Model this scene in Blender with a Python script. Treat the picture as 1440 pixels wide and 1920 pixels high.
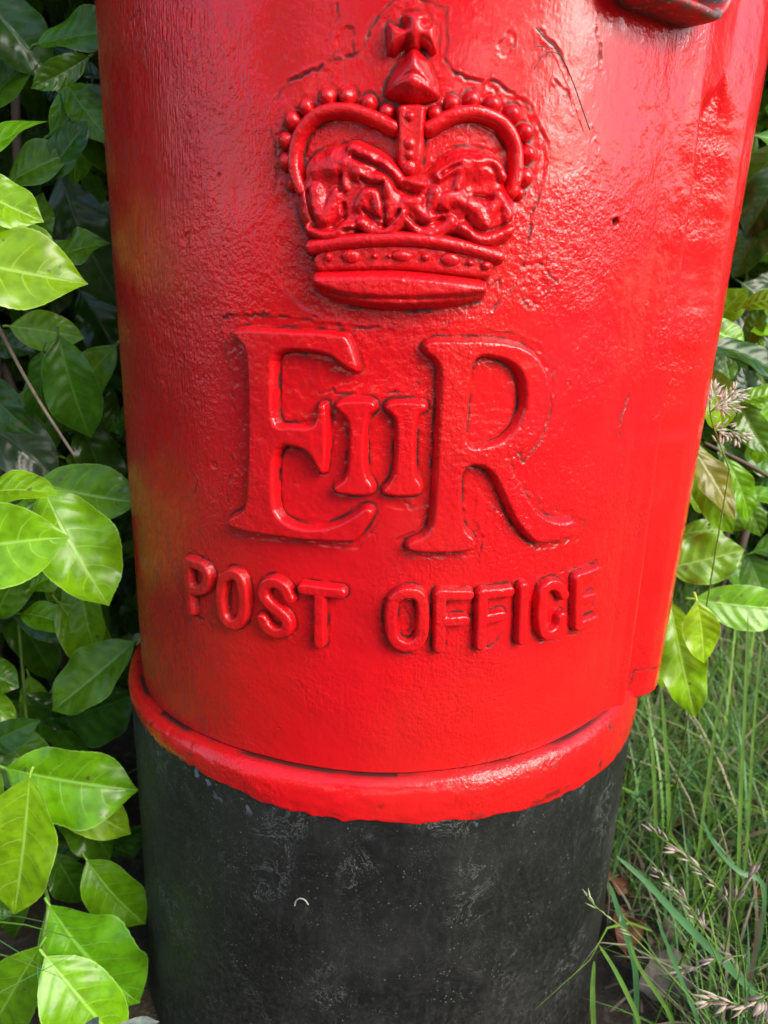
import bpy, math, random
import numpy as np
from mathutils import Vector, Matrix

for o in list(bpy.data.objects): bpy.data.objects.remove(o, do_unlink=True)
random.seed(7); rng = np.random.default_rng(7)
scene = bpy.context.scene
COL = scene.collection
GZ = -0.36                                   # ground level; z = 0 is the foot of the red body

# ---------------------------------------------------------------- camera, sky, sun, exposure
cam_d = bpy.data.cameras.new('camera'); cam = bpy.data.objects.new('camera', cam_d); COL.objects.link(cam)
FW = Vector((-0.00752, 0.95547, -0.29499)); RT = Vector((0.99911, 0.01940, 0.03736)); UP = RT.cross(FW)
M = Matrix((RT, UP, -FW)).transposed().to_4x4(); M.translation = Vector((0, -0.6963, 0.3392))
cam.matrix_world = M
cam_d.sensor_fit = 'VERTICAL'; cam_d.sensor_height = 36; cam_d.lens = 36*1400/1920
cam_d.clip_start = 0.02; cam_d.clip_end = 500
cam_d.dof.use_dof = True; cam_d.dof.focus_distance = 0.50; cam_d.dof.aperture_fstop = 9.0
scene.camera = cam
SUN_EL, SUN_AZ = math.radians(33), math.radians(133)      # azimuth clockwise from +Y: veiled sun high on the right, behind the camera
world = bpy.data.worlds.new('World'); scene.world = world; world.use_nodes = True
nt = world.node_tree; nt.nodes.clear()
sky = nt.nodes.new('ShaderNodeTexSky'); sky.sky_type = 'NISHITA'; sky.sun_disc = False
sky.sun_elevation = SUN_EL; sky.sun_rotation = SUN_AZ; sky.dust_density = 2.0
bg = nt.nodes.new('ShaderNodeBackground'); bg.inputs['Strength'].default_value = 0.15
wo = nt.nodes.new('ShaderNodeOutputWorld')
nt.links.new(sky.outputs[0], bg.inputs[0]); nt.links.new(bg.outputs[0], wo.inputs[0])
sun_d = bpy.data.lights.new('sun', 'SUN'); sun_d.energy = 1.5; sun_d.angle = math.radians(46); sun_d.color = (1, 0.94, 0.84)
sun = bpy.data.objects.new('sun', sun_d); COL.objects.link(sun)
sd_ = Vector((math.sin(SUN_AZ)*math.cos(SUN_EL), math.cos(SUN_AZ)*math.cos(SUN_EL), math.sin(SUN_EL)))
sun.rotation_euler = sd_.to_track_quat('Z', 'Y').to_euler()
vs = scene.view_settings; vs.view_transform = 'Standard'; vs.look = 'None'; vs.exposure = 1.62; vs.gamma = 1; vs.use_curve_mapping = False
scene.render.engine = 'CYCLES'
for k_, v_ in (('max_bounces', 4), ('diffuse_bounces', 2), ('glossy_bounces', 3), ('transmission_bounces', 3)): setattr(scene.cycles, k_, v_)

DATA = {"cross":[[-4.0,473.9],[2.9,475.1],[10.1,474.2],[8.9,470.3],[7.8,468.2],[13.7,470.8],[14.7,463.4],[14.3,455.7],[8.3,459.5],[5.9,460.5],[5.8,457.2],[-1.0,456.9],[-0.6,460.8],[-2.6,459.2],[-10.4,453.8],[-11.7,462.0],[-11.8,470.2],[-8.7,468.7],[-2.9,467.0],[-1.5,468.2],[-3.0,469.9]],
"orb":[[2.5,458.8],[5.6,458.4],[10.1,454.5],[14.1,447.9],[17.7,439.2],[18.1,435.3],[11.3,432.5],[2.1,431.4],[-7.2,432.9],[-12.1,435.4],[-12.4,438.8],[-10.0,445.0],[-5.6,451.3],[-0.8,457.9]],
"stem":[[-6.3,432.3],[11.7,432.9],[11.2,425.9],[11.1,417.2],[10.8,406.1],[9.2,396.5],[-3.4,396.0],[-5.0,405.5],[-5.1,416.6],[-5.8,425.3]],
"stem_beads":[[1.9,424.7,5],[2.2,411.3,6],[2.6,405.8,5],[2.9,399.6,6.5]],
"archL":[[-6.2,419.8],[-16.5,424.1],[-26.1,427.2],[-35.8,428.4],[-45.6,427.1],[-53.4,422.8],[-58.9,416.1],[-61.5,409.4],[-62.4,401.4],[-60.8,393.4],[-57.1,386.4]],
"archR":[[12.8,419.9],[20.3,424.9],[28.5,428.4],[36.9,429.6],[45.6,428.4],[53.4,425.1],[59.4,419.1],[62.8,411.5],[63.8,403.6],[63.4,396.7],[61.8,390.2]],
"pearls":[[-10.7,427.7,4.1],[-20.4,431.8,4.4],[-32.2,434.9,4.6],[-43.3,434.7,4.6],[-55.7,429.8,4.4],[-63.6,423.1,4.8],[-67.6,412.8,4.7],[-67.2,402.2,4.8],[-63.2,390.6,4.1],[15.7,428.1,3.6],[24.7,433.2,4.2],[35.7,435.7,4.4],[47.3,434.0,4.6],[59.0,430.3,4.8],[67.7,422.0,4.6],[70.2,411.1,4.6],[69.4,398.9,5.0],[66.9,390.3,3.5]],
"cap":[[-61.5,386.4],[-56.9,393.4],[-55.6,401.4],[-51.1,406.2],[-44.2,409.4],[-35.5,411.1],[-25.7,412.6],[-16.0,410.0],[-8.6,404.7],[-3.5,398.4],[2.7,394.7],[8.1,395.4],[13.4,399.6],[19.0,406.6],[24.8,410.8],[33.2,412.6],[43.2,412.1],[52.2,409.6],[56.0,403.7],[57.5,394.0],[63.1,390.6],[66.2,384.0],[65.3,374.5],[61.4,365.9],[55.3,359.5],[34.4,359.8],[15.5,360.8],[-9.4,360.5],[-34.5,358.5],[-49.4,356.8],[-56.1,364.5],[-60.8,374.6]],
"lobes":[[[-54.6,393.3],[-53.9,400.7],[-49.5,404.7],[-42.6,407.9],[-35.2,409.3],[-25.5,410.6],[-17.0,407.4],[-10.8,400.9],[-8.1,394.2],[-22.5,388.1],[-41.1,386.5]],[[19.5,396.4],[21.4,404.3],[26.0,408.5],[33.2,410.3],[43.0,410.0],[50.8,407.7],[53.7,402.8],[54.5,393.7],[38.4,389.3],[26.0,389.8]]],
"bib":[[-5.2,393.6],[1.9,395.9],[11.4,394.8],[15.9,391.7],[9.0,386.2],[2.2,388.7]],
"orn":[[[[-50.9,366.4],[-44.8,362.4],[-37.7,362.6],[-31.8,366.4],[-26.9,367.5]],2.3],[[[-22.1,370.0],[-16.1,365.9],[-10.3,364.5],[-4.6,366.8],[-1.4,371.6],[0.4,375.4]],2.6],[[[3.3,374.6],[6.5,368.6],[12.9,364.7],[19.7,366.2],[23.8,369.4],[26.6,372.7]],2.6],[[[33.1,369.8],[40.5,364.3],[46.6,363.6],[53.6,366.0],[60.9,370.7]],2.4],[[[-48.0,385.6],[-46.2,379.2],[-43.1,370.3]],3.4],[[[-35.9,385.4],[-39.7,377.4],[-42.2,369.9]],2.8],[[[-22.3,379.2],[-19.8,384.8],[-15.6,384.9],[-12.5,380.0],[-11.4,374.5]],3.1],[[[-8.2,387.5],[-4.1,380.3],[-7.6,370.9]],4.0],[[[1.5,382.3],[6.9,380.2],[12.4,374.5],[15.0,371.8]],2.8],[[[16.5,387.5],[16.2,379.2],[15.4,372.7]],2.6],[[[22.1,381.3],[23.4,384.2],[30.2,384.5]],3.4],[[[36.2,382.0],[42.1,380.0],[45.0,373.2]],3.4],[[[51.0,383.7],[47.5,378.0],[46.0,371.8]],2.8],[[[51.7,387.5],[57.9,380.9],[58.9,375.8]],2.6],[[[-32.3,400.4],[-31.8,388.6]],2.3],[[[-26.9,407.2],[-15.4,402.5],[-7.7,397.9],[-3.7,393.9]],3.1],[[[-23.7,395.2],[-17.9,392.6],[-11.3,393.7]],3.1],[[[18.9,395.8],[25.3,400.1],[31.3,403.1]],2.6],[[[31.5,400.9],[28.9,389.9]],2.1],[[[33.1,399.2],[34.2,403.3],[39.6,403.1],[44.3,405.2],[49.9,403.3],[53.4,397.2]],2.3],[[[-3.0,376.6],[2.5,381.9],[8.2,382.6]],2.8]],
"rim":[[-49.7,356.4],[-37.9,358.5],[-25.9,360.4],[-11.2,361.8],[3.4,362.7],[18.1,361.9],[33.0,359.7],[43.3,357.5],[55.0,355.4]],
"band":[[-50.6,357.0],[-26.4,360.2],[3.5,362.1],[33.7,359.5],[55.7,355.2],[54.7,346.8],[52.4,340.8],[34.9,341.9],[14.4,343.6],[-5.8,344.1],[-33.2,342.3],[-51.0,340.3]],
"jewels":[[-39.9,351.5,2.4,3.0],[-27.4,352.2,5.6,4.2],[-14.0,352.8,2.2,2.0],[-6.0,353.1,1.6,1.6],[0.7,353.4,6.0,3.4],[13.7,353.2,2.8,2.4],[27.7,352.5,6.0,4.0],[38.9,351.2,2.7,2.0],[48.3,350.0,3.4,2.8]],
"roll":[[-52.0,339.3],[-50.4,343.3],[-46.2,344.9],[-32.8,345.6],[-5.8,347.3],[14.1,346.6],[34.3,345.0],[49.9,343.5],[52.2,338.8],[53.0,333.3],[48.9,329.9],[35.5,326.4],[15.3,323.5],[-4.9,322.3],[-23.2,323.5],[-36.6,326.4],[-46.1,330.3],[-51.4,333.8]],
"crease":[[-44.7,333.6],[-35.5,331.5],[-24.6,329.8],[-5.0,329.3],[14.5,330.4],[34.1,332.1],[50.5,334.9]],
"grooves":[[[[-26.8,404.1],[-15.3,399.9],[-7.6,395.6],[-2.6,388.6],[8.0,385.8]],2.0],[[[-22.7,392.5],[-18.8,389.9],[-11.2,390.5]],1.6],[[[-11.9,388.2],[-10.3,380.1],[-9.3,369.5]],1.6],[[[-1.6,376.7],[-4.8,371.9],[-9.3,368.8]],1.6],[[[-49.9,367.8],[-42.8,366.9],[-36.8,368.6],[-32.4,372.0]],1.8],[[[-21.3,377.0],[-16.4,373.9],[-12.0,372.6]],1.7],[[[3.0,374.8],[7.3,371.5],[12.7,369.8],[22.1,373.9]],1.9],[[[35.7,375.5],[40.0,370.6],[44.2,368.2],[52.2,369.8],[60.6,374.0]],1.9],[[[-34.1,394.1],[-33.6,387.2]],1.5],[[[19.8,396.2],[23.5,399.1],[28.6,401.6]],1.4],[[[39.3,386.8],[48.4,385.3]],1.5],[[[-53.1,385.5],[-51.0,376.3],[-47.9,369.8]],1.6],[[[-32.1,379.5],[-31.5,373.0]],1.6],[[[-31.3,365.9],[-25.9,366.6],[-20.0,363.9]],1.6],[[[-1.6,365.5],[2.2,367.5],[6.1,364.9]],1.6],[[[24.6,365.2],[30.4,365.9],[36.6,362.4]],1.8],[[[17.1,377.4],[23.8,377.7]],1.6]],
"E":[[-105.2,305.4],[-101.6,307.9],[-92.6,309.4],[-68.2,309.2],[-32.3,310.0],[-26.5,306.0],[-20.2,287.4],[-23.5,285.6],[-28.5,287.0],[-33.6,290.6],[-41.3,296.4],[-73.8,296.9],[-74.3,277.7],[-74.6,249.7],[-63.0,251.5],[-51.2,251.8],[-47.7,255.9],[-47.3,265.3],[-43.5,267.4],[-39.6,265.8],[-39.0,224.2],[-42.9,220.8],[-46.1,222.3],[-50.2,231.6],[-56.5,236.8],[-74.3,237.4],[-74.6,197.5],[-70.8,189.6],[-59.2,185.4],[-46.1,185.6],[-35.3,188.9],[-24.7,195.4],[-15.8,203.3],[-10.0,202.2],[-9.0,197.3],[-18.2,181.4],[-22.8,176.3],[-68.9,175.2],[-106.7,174.8],[-113.0,180.3],[-109.1,184.9],[-99.6,189.7],[-95.5,197.4],[-93.3,258.8],[-93.7,295.6],[-99.8,300.2]],
"R":[[14.5,303.7],[17.2,307.0],[22.9,308.0],[47.6,308.7],[64.9,308.2],[79.8,304.8],[91.1,296.6],[98.1,283.4],[99.9,266.0],[96.7,251.7],[88.6,241.6],[74.1,234.6],[82.8,221.1],[92.6,205.7],[104.6,193.8],[118.8,189.3],[129.5,190.5],[135.3,185.8],[135.5,176.4],[123.3,174.5],[101.5,174.0],[93.4,179.4],[81.9,191.9],[71.9,209.6],[65.1,222.7],[58.4,229.6],[44.0,230.5],[45.9,203.0],[48.8,188.5],[56.7,182.6],[57.9,174.5],[51.0,171.8],[14.8,172.0],[10.2,175.8],[11.8,180.6],[21.3,184.2],[26.3,190.2],[26.6,214.0],[26.1,266.3],[26.0,287.9],[23.6,294.6],[16.0,299.2]],
"Rhole":[[46.0,297.3],[57.1,297.8],[69.8,294.4],[78.1,285.2],[80.8,269.9],[78.1,257.8],[68.7,247.9],[58.1,244.2],[47.1,243.0],[45.3,252.9],[46.0,275.0]],
"I1":[[-36.1,266.6],[-31.5,269.7],[-14.8,271.0],[-10.2,268.3],[-10.4,263.6],[-16.1,259.3],[-15.9,223.2],[-10.0,217.2],[-9.8,211.0],[-14.6,208.9],[-33.8,208.6],[-36.9,212.3],[-34.8,215.6],[-28.8,219.6],[-27.2,229.5],[-26.9,253.9],[-29.6,258.8],[-35.1,262.7]],
"I2":[[-6.0,267.2],[-1.5,270.4],[16.7,271.0],[20.8,268.5],[19.6,264.1],[13.9,260.5],[14.9,224.5],[19.9,219.3],[20.3,212.1],[14.7,209.4],[-3.4,209.5],[-6.1,213.5],[0.5,220.4],[1.8,231.1],[1.5,257.0],[-1.1,261.2],[-5.4,263.9]],
"text":[["P",[[[-152.8,139.5],[-153.0,121.6],[-151.3,102.6]],[[-152.7,140.8],[-136.1,141.3],[-132.2,135.6],[-134.3,126.7],[-141.3,121.1],[-152.0,119.3]]]],["O",[[[-117.8,137.1],[-110.3,142.7],[-104.0,141.3],[-100.9,133.5],[-100.9,113.7],[-105.5,105.5],[-111.6,102.7],[-118.3,105.6],[-120.7,113.8],[-120.4,129.0],[-117.8,137.1]]]],["S",[[[-65.5,132.4],[-69.0,140.0],[-76.3,143.1],[-83.3,139.9],[-85.9,132.4],[-82.2,126.3],[-74.0,121.7],[-67.2,116.9],[-66.7,108.8],[-74.2,103.9],[-82.5,106.5],[-86.2,113.2]]]],["T",[[[-55.6,141.1],[-30.2,141.1]],[[-44.2,139.5],[-43.8,102.6]]]],["O",[[[4.7,138.1],[9.8,143.9],[19.5,144.1],[24.4,138.5],[25.7,114.1],[22.1,106.0],[13.8,104.0],[6.4,108.2],[3.7,118.5],[3.5,130.5],[4.7,138.1]]]],["F",[[[35.6,142.6],[37.3,103.5]],[[35.6,142.6],[54.4,141.9]],[[36.8,123.1],[53.0,123.3]]]],["F",[[[64.4,141.3],[66.3,103.9]],[[64.3,141.8],[83.8,142.0]],[[65.9,122.9],[79.5,124.5]]]],["I",[[[94.7,143.7],[97.5,103.8]]]],["C",[[[130.2,132.9],[123.8,141.7],[115.5,143.0],[110.3,137.9],[111.7,116.1],[116.0,104.6],[123.8,103.1],[130.9,107.3],[130.9,115.5]]]],["E",[[[142.5,141.8],[147.9,105.5]],[[142.3,143.1],[163.2,144.5]],[[145.2,125.3],[161.5,124.5]],[[148.8,104.5],[167.5,104.3]]]]],
"halo":[[[-9.5,481.1],[-17.4,472.9],[-23.0,461.4],[-27.7,456.2],[-37.4,453.5],[-46.1,451.0],[-57.6,446.9],[-68.2,441.7],[-75.1,434.2],[-77.7,424.2],[-75.5,412.7],[-75.1,398.7],[-76.2,386.9],[-77.1,376.1],[-75.0,368.8],[-73.2,347.7],[-71.6,332.6],[-55.7,320.4],[-32.1,315.0],[5.3,314.0],[39.9,319.0],[58.9,324.7],[66.5,335.1],[71.5,342.9],[76.0,355.7],[76.4,365.6],[77.7,380.3],[80.9,390.1],[83.5,399.8],[83.1,411.5],[80.2,421.6],[75.1,429.1],[67.3,437.3],[59.0,441.0],[46.9,446.0],[35.7,445.9],[24.4,449.3],[19.4,454.3],[21.0,463.8],[20.1,478.2],[9.3,481.2],[-2.5,482.8]],[[-114.4,313.4],[-106.8,315.5],[-78.9,316.6],[-51.8,314.2],[-24.7,313.9],[-11.5,313.6],[1.8,310.2],[13.2,311.4],[48.2,313.3],[71.3,312.2],[90.9,305.8],[103.1,289.8],[105.2,265.4],[99.4,244.1],[87.5,230.2],[95.7,213.1],[108.6,196.8],[133.2,193.1],[146.9,184.3],[145.1,170.3],[107.8,167.5],[84.3,183.4],[62.2,209.1],[56.2,213.0],[55.8,194.4],[64.6,180.8],[61.8,167.5],[11.7,166.2],[3.9,179.3],[21.4,189.1],[25.1,202.1],[13.7,200.1],[-7.6,201.1],[-5.5,193.8],[-19.2,172.3],[-70.3,170.6],[-111.5,169.5],[-119.6,179.9],[-114.3,192.6],[-111.0,219.8],[-108.5,247.8],[-109.4,269.1],[-111.1,283.0]]],
"cracks":[[[-9.5,481.1],[-17.4,472.9],[-23.0,461.4],[-27.7,456.2],[-37.4,453.5],[-46.1,451.0],[-57.6,446.9],[-68.2,441.7],[-75.1,434.2]],[[-75.3,412.7],[-75.1,398.7],[-76.2,386.9],[-77.1,376.1]],[[-9.4,480.6],[-0.1,482.4],[11.7,480.8],[19.5,478.7]],[[19.2,454.3],[24.4,449.3],[35.7,445.9],[46.9,446.0],[59.0,441.0],[67.3,437.3],[75.1,429.1],[81.0,420.5],[83.1,411.5],[83.5,399.8],[80.9,390.1],[77.7,380.3],[76.4,365.6]],[[-39.1,479.1],[-37.8,472.9],[-43.8,464.7]],[[-27.7,408.1],[-16.2,401.5],[-8.5,396.0],[1.8,389.5],[9.5,387.4],[15.5,392.3]],[[54.8,338.5],[60.1,342.5],[62.3,333.7],[57.5,324.6]],[[75.1,350.6],[86.8,352.4],[93.0,346.3],[99.1,342.6],[92.1,334.6],[80.6,326.5],[75.5,332.9]],[[70.2,473.2],[78.9,467.8],[85.0,463.2],[91.4,453.0]],[[-114.4,313.4],[-106.8,315.5],[-78.8,317.7],[-51.8,315.0],[-38.1,312.5],[-34.7,314.2]],[[-51.8,318.2],[-43.2,313.0],[-21.3,312.4],[-1.7,314.0],[8.4,309.6]],[[-110.1,281.3],[-108.7,269.2],[-108.3,247.8],[-111.0,219.8],[-115.0,192.5]],[[-55.1,277.0],[-47.9,273.3],[-27.0,272.1],[-10.0,272.1],[9.9,277.1],[17.9,284.8]],[[103.6,277.7],[104.2,261.9],[99.4,244.1],[87.5,230.2],[82.7,237.6]],[[8.1,207.3],[13.7,200.1],[20.5,205.7]],[[46.1,200.3],[51.9,196.4],[58.5,184.9],[49.3,181.4]],[[95.8,174.7],[107.5,169.5],[131.5,171.4],[139.8,177.2]],[[106.8,108.4],[111.9,101.1],[124.6,94.7],[154.2,97.0],[173.6,98.6]],[[109.2,145.4],[132.1,149.2],[166.7,150.2],[173.3,138.5]],[[166.5,132.2],[168.4,113.4]],[[-172.7,134.8],[-171.9,119.3],[-163.1,98.2],[-130.7,94.9]],[[-2.0,112.4],[7.4,99.3],[21.1,95.8]],[[12.6,132.2],[17.5,122.7],[15.8,113.0]],[[62.5,101.5],[74.9,99.0],[84.0,109.2]],[[107.4,477.9],[111.0,471.9],[112.6,460.2]],[[83.6,449.9],[93.2,443.0],[97.8,435.4]],[[181.4,221.0],[171.1,249.0],[177.7,270.8]],[[-154.0,212.3],[-143.3,202.8],[-146.7,192.5]],[[259.0,6.5],[261.5,26.3],[293.4,21.9]]],
"chips":[[53.2,464.4,7.5],[84.3,340.3,12.2],[-186.9,486.3,6.6],[139.0,378.9,4.7],[-143.6,361.0,4.7],[-114.7,395.6,3.3],[268.3,431.0,3.8],[-36.6,461.2,8.5],[-127.0,216.8,3.8],[45.8,443.8,3.8]],
"hole":[140.3,379.9],
"tendril":[[67.8,472.9],[74.4,467.9],[80.6,464.8],[87.5,457.8],[94.6,448.1],[101.6,436.8],[108.4,426.6]],
"tendril2":[[84.3,461.3],[77.5,463.1],[72.2,458.7],[69.0,452.7]],
"tendril3":[[79.7,464.1],[74.1,464.5],[67.8,463.8]],
"leavesL":[[-0.394,0.06,0.579,-0.32,0.06,0.501,0.056,
"g",10],[-0.256,-0.02,0.503,-0.297,-0.04,0.474,0.022,
"m",-35],[-0.299,0.12,0.517,-0.346,0.12,0.545,0.023,
"d",0],[-0.35,0.11,0.515,-0.323,0.11,0.493,0.032,
"d",20],[-0.303,0.03,0.485,-0.255,0.05,0.421,0.051,
"m",10],[-0.324,-0.1,0.4,-0.259,-0.1,0.441,0.034,
"y",-15],[-0.338,-0.01,0.407,-0.281,-0.01,0.433,0.042,
"m",10],[-0.317,-0.12,0.395,-0.26,-0.12,0.371,0.042,
"l",10],[-0.326,-0.15,0.346,-0.227,-0.13,0.329,0.064,
"l",15],[-0.322,0.06,0.424,-0.267,0.06,0.301,0.064,
"d",25],[-0.341,0.13,0.318,-0.294,0.13,0.223,0.053,
"d",10],[-0.381,-0.03,0.256,-0.312,-0.06,0.201,0.041,
"g",20],[-0.434,0.1,0.263,-0.381,0.1,0.253,0.035,
"d",0],[-0.404,0.0,0.205,-0.322,0.0,0.14,0.057,
"u",15],[-0.301,0.08,0.174,-0.319,0.08,0.234,0.041,
"m",10],[-0.3,0.08,0.178,-0.272,0.08,0.201,0.028,
"m",0],[-0.341,0.1,0.151,-0.377,0.1,0.19,0.046,
"d",0],[-0.326,0.04,0.159,-0.29,0.04,0.182,0.019,
"m",30],[-0.314,-0.06,0.157,-0.221,-0.06,0.142,0.056,
"y",12],[-0.29,-0.1,0.164,-0.234,-0.12,0.068,0.068,
"l",-10],[-0.323,-0.14,0.167,-0.259,-0.14,0.171,0.035,
"l",-20],[-0.347,-0.16,0.122,-0.244,-0.16,0.143,0.068,
"l",20],[-0.316,-0.09,0.067,-0.277,-0.09,0.086,0.029,
"l",-20],[-0.403,0.03,-0.015,-0.307,0.03,-0.036,0.045,
"g",20],[-0.248,-0.03,-0.012,-0.328,-0.05,-0.082,0.06,
"m",15],[-0.352,0.0,-0.124,-0.261,0.0,-0.089,0.073,
"g",35],[-0.421,-0.02,-0.054,-0.375,-0.02,-0.076,0.036,
"m",0],[-0.402,-0.06,-0.123,-0.335,-0.06,-0.086,0.033,
"g",20],[-0.335,-0.13,-0.091,-0.22,-0.12,-0.116,0.073,
"l",12],[-0.303,-0.15,-0.083,-0.321,-0.17,-0.215,0.073,
"l",8],[-0.314,-0.11,-0.121,-0.238,-0.1,-0.183,0.046,
"l",0],[-0.333,-0.06,-0.18,-0.278,-0.06,-0.252,0.057,
"m",-20],[-0.289,-0.04,-0.263,-0.242,-0.04,-0.22,0.033,
"g",30],[-0.284,-0.1,-0.216,-0.226,-0.11,-0.282,0.055,
"y",10],[-0.348,-0.04,-0.265,-0.324,-0.04,-0.33,0.042,
"m",0],[-0.299,-0.15,-0.223,-0.222,-0.15,-0.337,0.089,
"y",12],[-0.292,-0.18,-0.25,-0.224,-0.19,-0.343,0.066,
"l",0],[-0.301,-0.17,-0.249,-0.367,-0.17,-0.372,0.062,
"y",-10],[-0.399,-0.1,-0.274,-0.363,-0.1,-0.286,0.024,
"m",0],[-0.291,-0.12,-0.321,-0.241,-0.12,-0.39,0.035,
"m",10],[-0.371,-0.1,-0.091,-0.364,-0.1,-0.188,0.034,
"l",10],[-0.423,-0.03,-0.367,-0.381,-0.03,-0.42,0.04,
"d",0],[-0.463,0.05,-0.048,-0.408,0.05,-0.032,0.035,
"d",0],[-0.347,-0.02,-0.283,-0.387,-0.02,-0.329,0.036,
"d",0],[-0.306,0.084,0.128,-0.352,0.098,0.02,0.048,
"m",2],[-0.375,0.114,0.047,-0.313,0.131,0.162,0.059,
"y",-16],[-0.395,0.029,-0.114,-0.341,0.047,-0.163,0.036,
"g",-8],[-0.466,0.107,0.004,-0.399,0.102,0.101,0.047,
"l",9],[-0.326,0.005,0.346,-0.306,-0.014,0.401,0.03,
"m",23],[-0.29,0.088,0.266,-0.351,0.071,0.172,0.056,
"y",-6],[-0.409,0.011,-0.414,-0.455,0.021,-0.604,0.074,
"y",-20],[-0.444,0.052,-0.351,-0.406,0.034,-0.417,0.042,
"y",0],[-0.445,0.007,-0.091,-0.39,-0.007,-0.13,0.035,
"l",7],[-0.39,0.027,-0.015,-0.316,0.002,-0.02,0.032,
"l",8],[-0.366,-0.034,0.103,-0.281,-0.048,0.151,0.037,
"l",13],[-0.333,0.015,0.265,-0.345,0.03,0.191,0.033,
"m",16],[-0.338,0.005,0.012,-0.302,0.018,-0.076,0.049,
"y",-8],[-0.399,0.101,0.005,-0.343,0.12,-0.079,0.043,
"l",17],[-0.459,0.109,-0.035,-0.412,0.127,-0.155,0.052,
"m",-13],[-0.477,0.075,-0.329,-0.348,0.064,-0.349,0.062,
"y",21],[-0.31,-0.001,0.281,-0.291,0.008,0.184,0.052,
"m",6],[-0.352,0.076,0.205,-0.295,0.09,0.162,0.038,
"m",7],[-0.435,0.062,-0.508,-0.341,0.056,-0.59,0.052,
"y",22],[-0.458,-0.036,-0.492,-0.411,-0.064,-0.35,0.041,
"m",13],[-0.301,0.046,0.5,-0.302,0.043,0.412,0.042,
"y",9],[-0.367,0.105,-0.109,-0.381,0.11,-0.264,0.065,
"m",12],[-0.314,0.024,0.451,-0.232,0.035,0.487,0.04,
"m",-10],[-0.407,0.079,-0.353,-0.446,0.099,-0.251,0.059,
"m",11],[-0.394,-0.015,0.08,-0.313,-0.035,0.104,0.032,
"m",10],[-0.399,-0.031,-0.312,-0.381,-0.02,-0.219,0.035,
"m",-16],[-0.51,0.102,-0.573,-0.491,0.091,-0.716,0.06,
"m",-2],[-0.405,0.078,-0.16,-0.359,0.085,-0.238,0.04,
"m",21],[-0.41,0.072,0.126,-0.35,0.07,0.231,0.062,
"m",17],[-0.416,-0.015,-0.123,-0.337,-0.043,-0.194,0.057,
"m",-9],[-0.512,0.096,-0.405,-0.475,0.104,-0.578,0.077,
"y",23],[-0.428,0.1,-0.132,-0.418,0.096,-0.214,0.037,
"l",-15],[-0.323,0.018,0.161,-0.262,0.034,0.117,0.045,
"m",-25],[-0.309,-0.009,0.408,-0.265,-0.009,0.458,0.034,
"g",12],[-0.37,0.03,0.285,-0.3,0.034,0.276,0.039,
"y",21],[-0.456,-0.03,-0.429,-0.378,-0.039,-0.311,0.047,
"m",-3],[-0.323,-0.033,0.142,-0.316,-0.058,0.085,0.033,
"m",8],[-0.36,0.073,0.138,-0.411,0.073,0.036,0.057,
"m",10],[-0.303,-0.009,0.513,-0.216,-0.01,0.528,0.037,
"m",22],[-0.336,-0.059,0.382,-0.28,-0.058,0.326,0.039,
"l",-14],[-0.3,0.033,0.496,-0.247,0.006,0.44,0.032,
"y",20],[-0.406,0.083,0.474,-0.322,0.066,0.532,0.051,
"m",4],[-0.305,-0.055,0.335,-0.231,-0.069,0.36,0.036,
"m",-7],[-0.4,0.115,-0.504,-0.369,0.092,-0.594,0.05,
"y",-6],[-0.486,0.113,-0.182,-0.407,0.114,-0.21,0.041,
"m",23],[-0.483,0.052,-0.276,-0.344,0.03,-0.268,0.069,
"g",-9],[-0.309,0.022,0.199,-0.289,0.032,0.11,0.048,
"g",-9],[-0.417,0.022,-0.02,-0.364,0.026,0.06,0.044,
"y",20],[-0.496,0.062,-0.391,-0.458,0.041,-0.452,0.036,
"m",-7],[-0.319,0.03,0.05,-0.302,0.005,-0.045,0.049,
"y",25],[-0.465,0.002,-0.306,-0.384,0.003,-0.221,0.049,
"l",6],[-0.503,0.07,-0.453,-0.4,0.049,-0.485,0.049,
"m",-9]],
"leavesR":[[0.41,0.12,0.453,0.341,0.12,0.49,0.049,
"m",0],[0.452,0.26,0.491,0.411,0.26,0.405,0.06,
"d",0],[0.436,0.26,0.445,0.404,0.26,0.358,0.054,
"d",20],[0.301,0.07,0.307,0.348,0.07,0.289,0.033,
"l",10],[0.297,0.04,0.293,0.38,0.04,0.258,0.035,
"g",-15],[0.407,0.12,0.294,0.372,0.12,0.303,0.03,
"l",20],[0.378,0.15,0.231,0.36,0.15,0.276,0.027,
"m",0],[0.398,0.15,0.22,0.383,0.15,0.263,0.031,
"u",0],[0.366,0.1,0.232,0.413,0.1,0.242,0.025,
"y",0],[0.31,0.06,0.27,0.334,0.06,0.205,0.039,
"l",10],[0.383,0.13,0.219,0.385,0.13,0.181,0.028,
"m",0],[0.408,0.12,0.228,0.405,0.12,0.16,0.037,
"l",0],[0.276,0.0,0.207,0.325,-0.02,0.137,0.034,
"o",-10],[0.29,0.02,0.181,0.345,0.02,0.11,0.031,
"y",40],[0.328,0.03,0.186,0.363,0.03,0.12,0.029,
"l",0],[0.293,0.03,0.159,0.314,0.03,0.127,0.017,
"l",0],[0.275,0.0,0.078,0.35,0.0,0.101,0.052,
"y",15],[0.301,-0.02,0.055,0.396,-0.02,0.049,0.046,
"l",10],[0.285,-0.06,0.07,0.297,-0.07,0.012,0.034,
"l",0],[0.277,-0.02,0.052,0.308,-0.05,-0.058,0.047,
"l",5],[0.28,0.0,0.003,0.293,0.0,-0.056,0.018,
"l",0],[0.406,0.16,0.195,0.448,0.16,0.134,0.043,
"m",0],[0.356,0.2,0.334,0.345,0.2,0.286,0.037,
"d",0],[0.432,0.3,0.354,0.481,0.3,0.311,0.048,
"d",0],[0.384,0.15,0.082,0.444,0.15,0.097,0.038,
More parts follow.
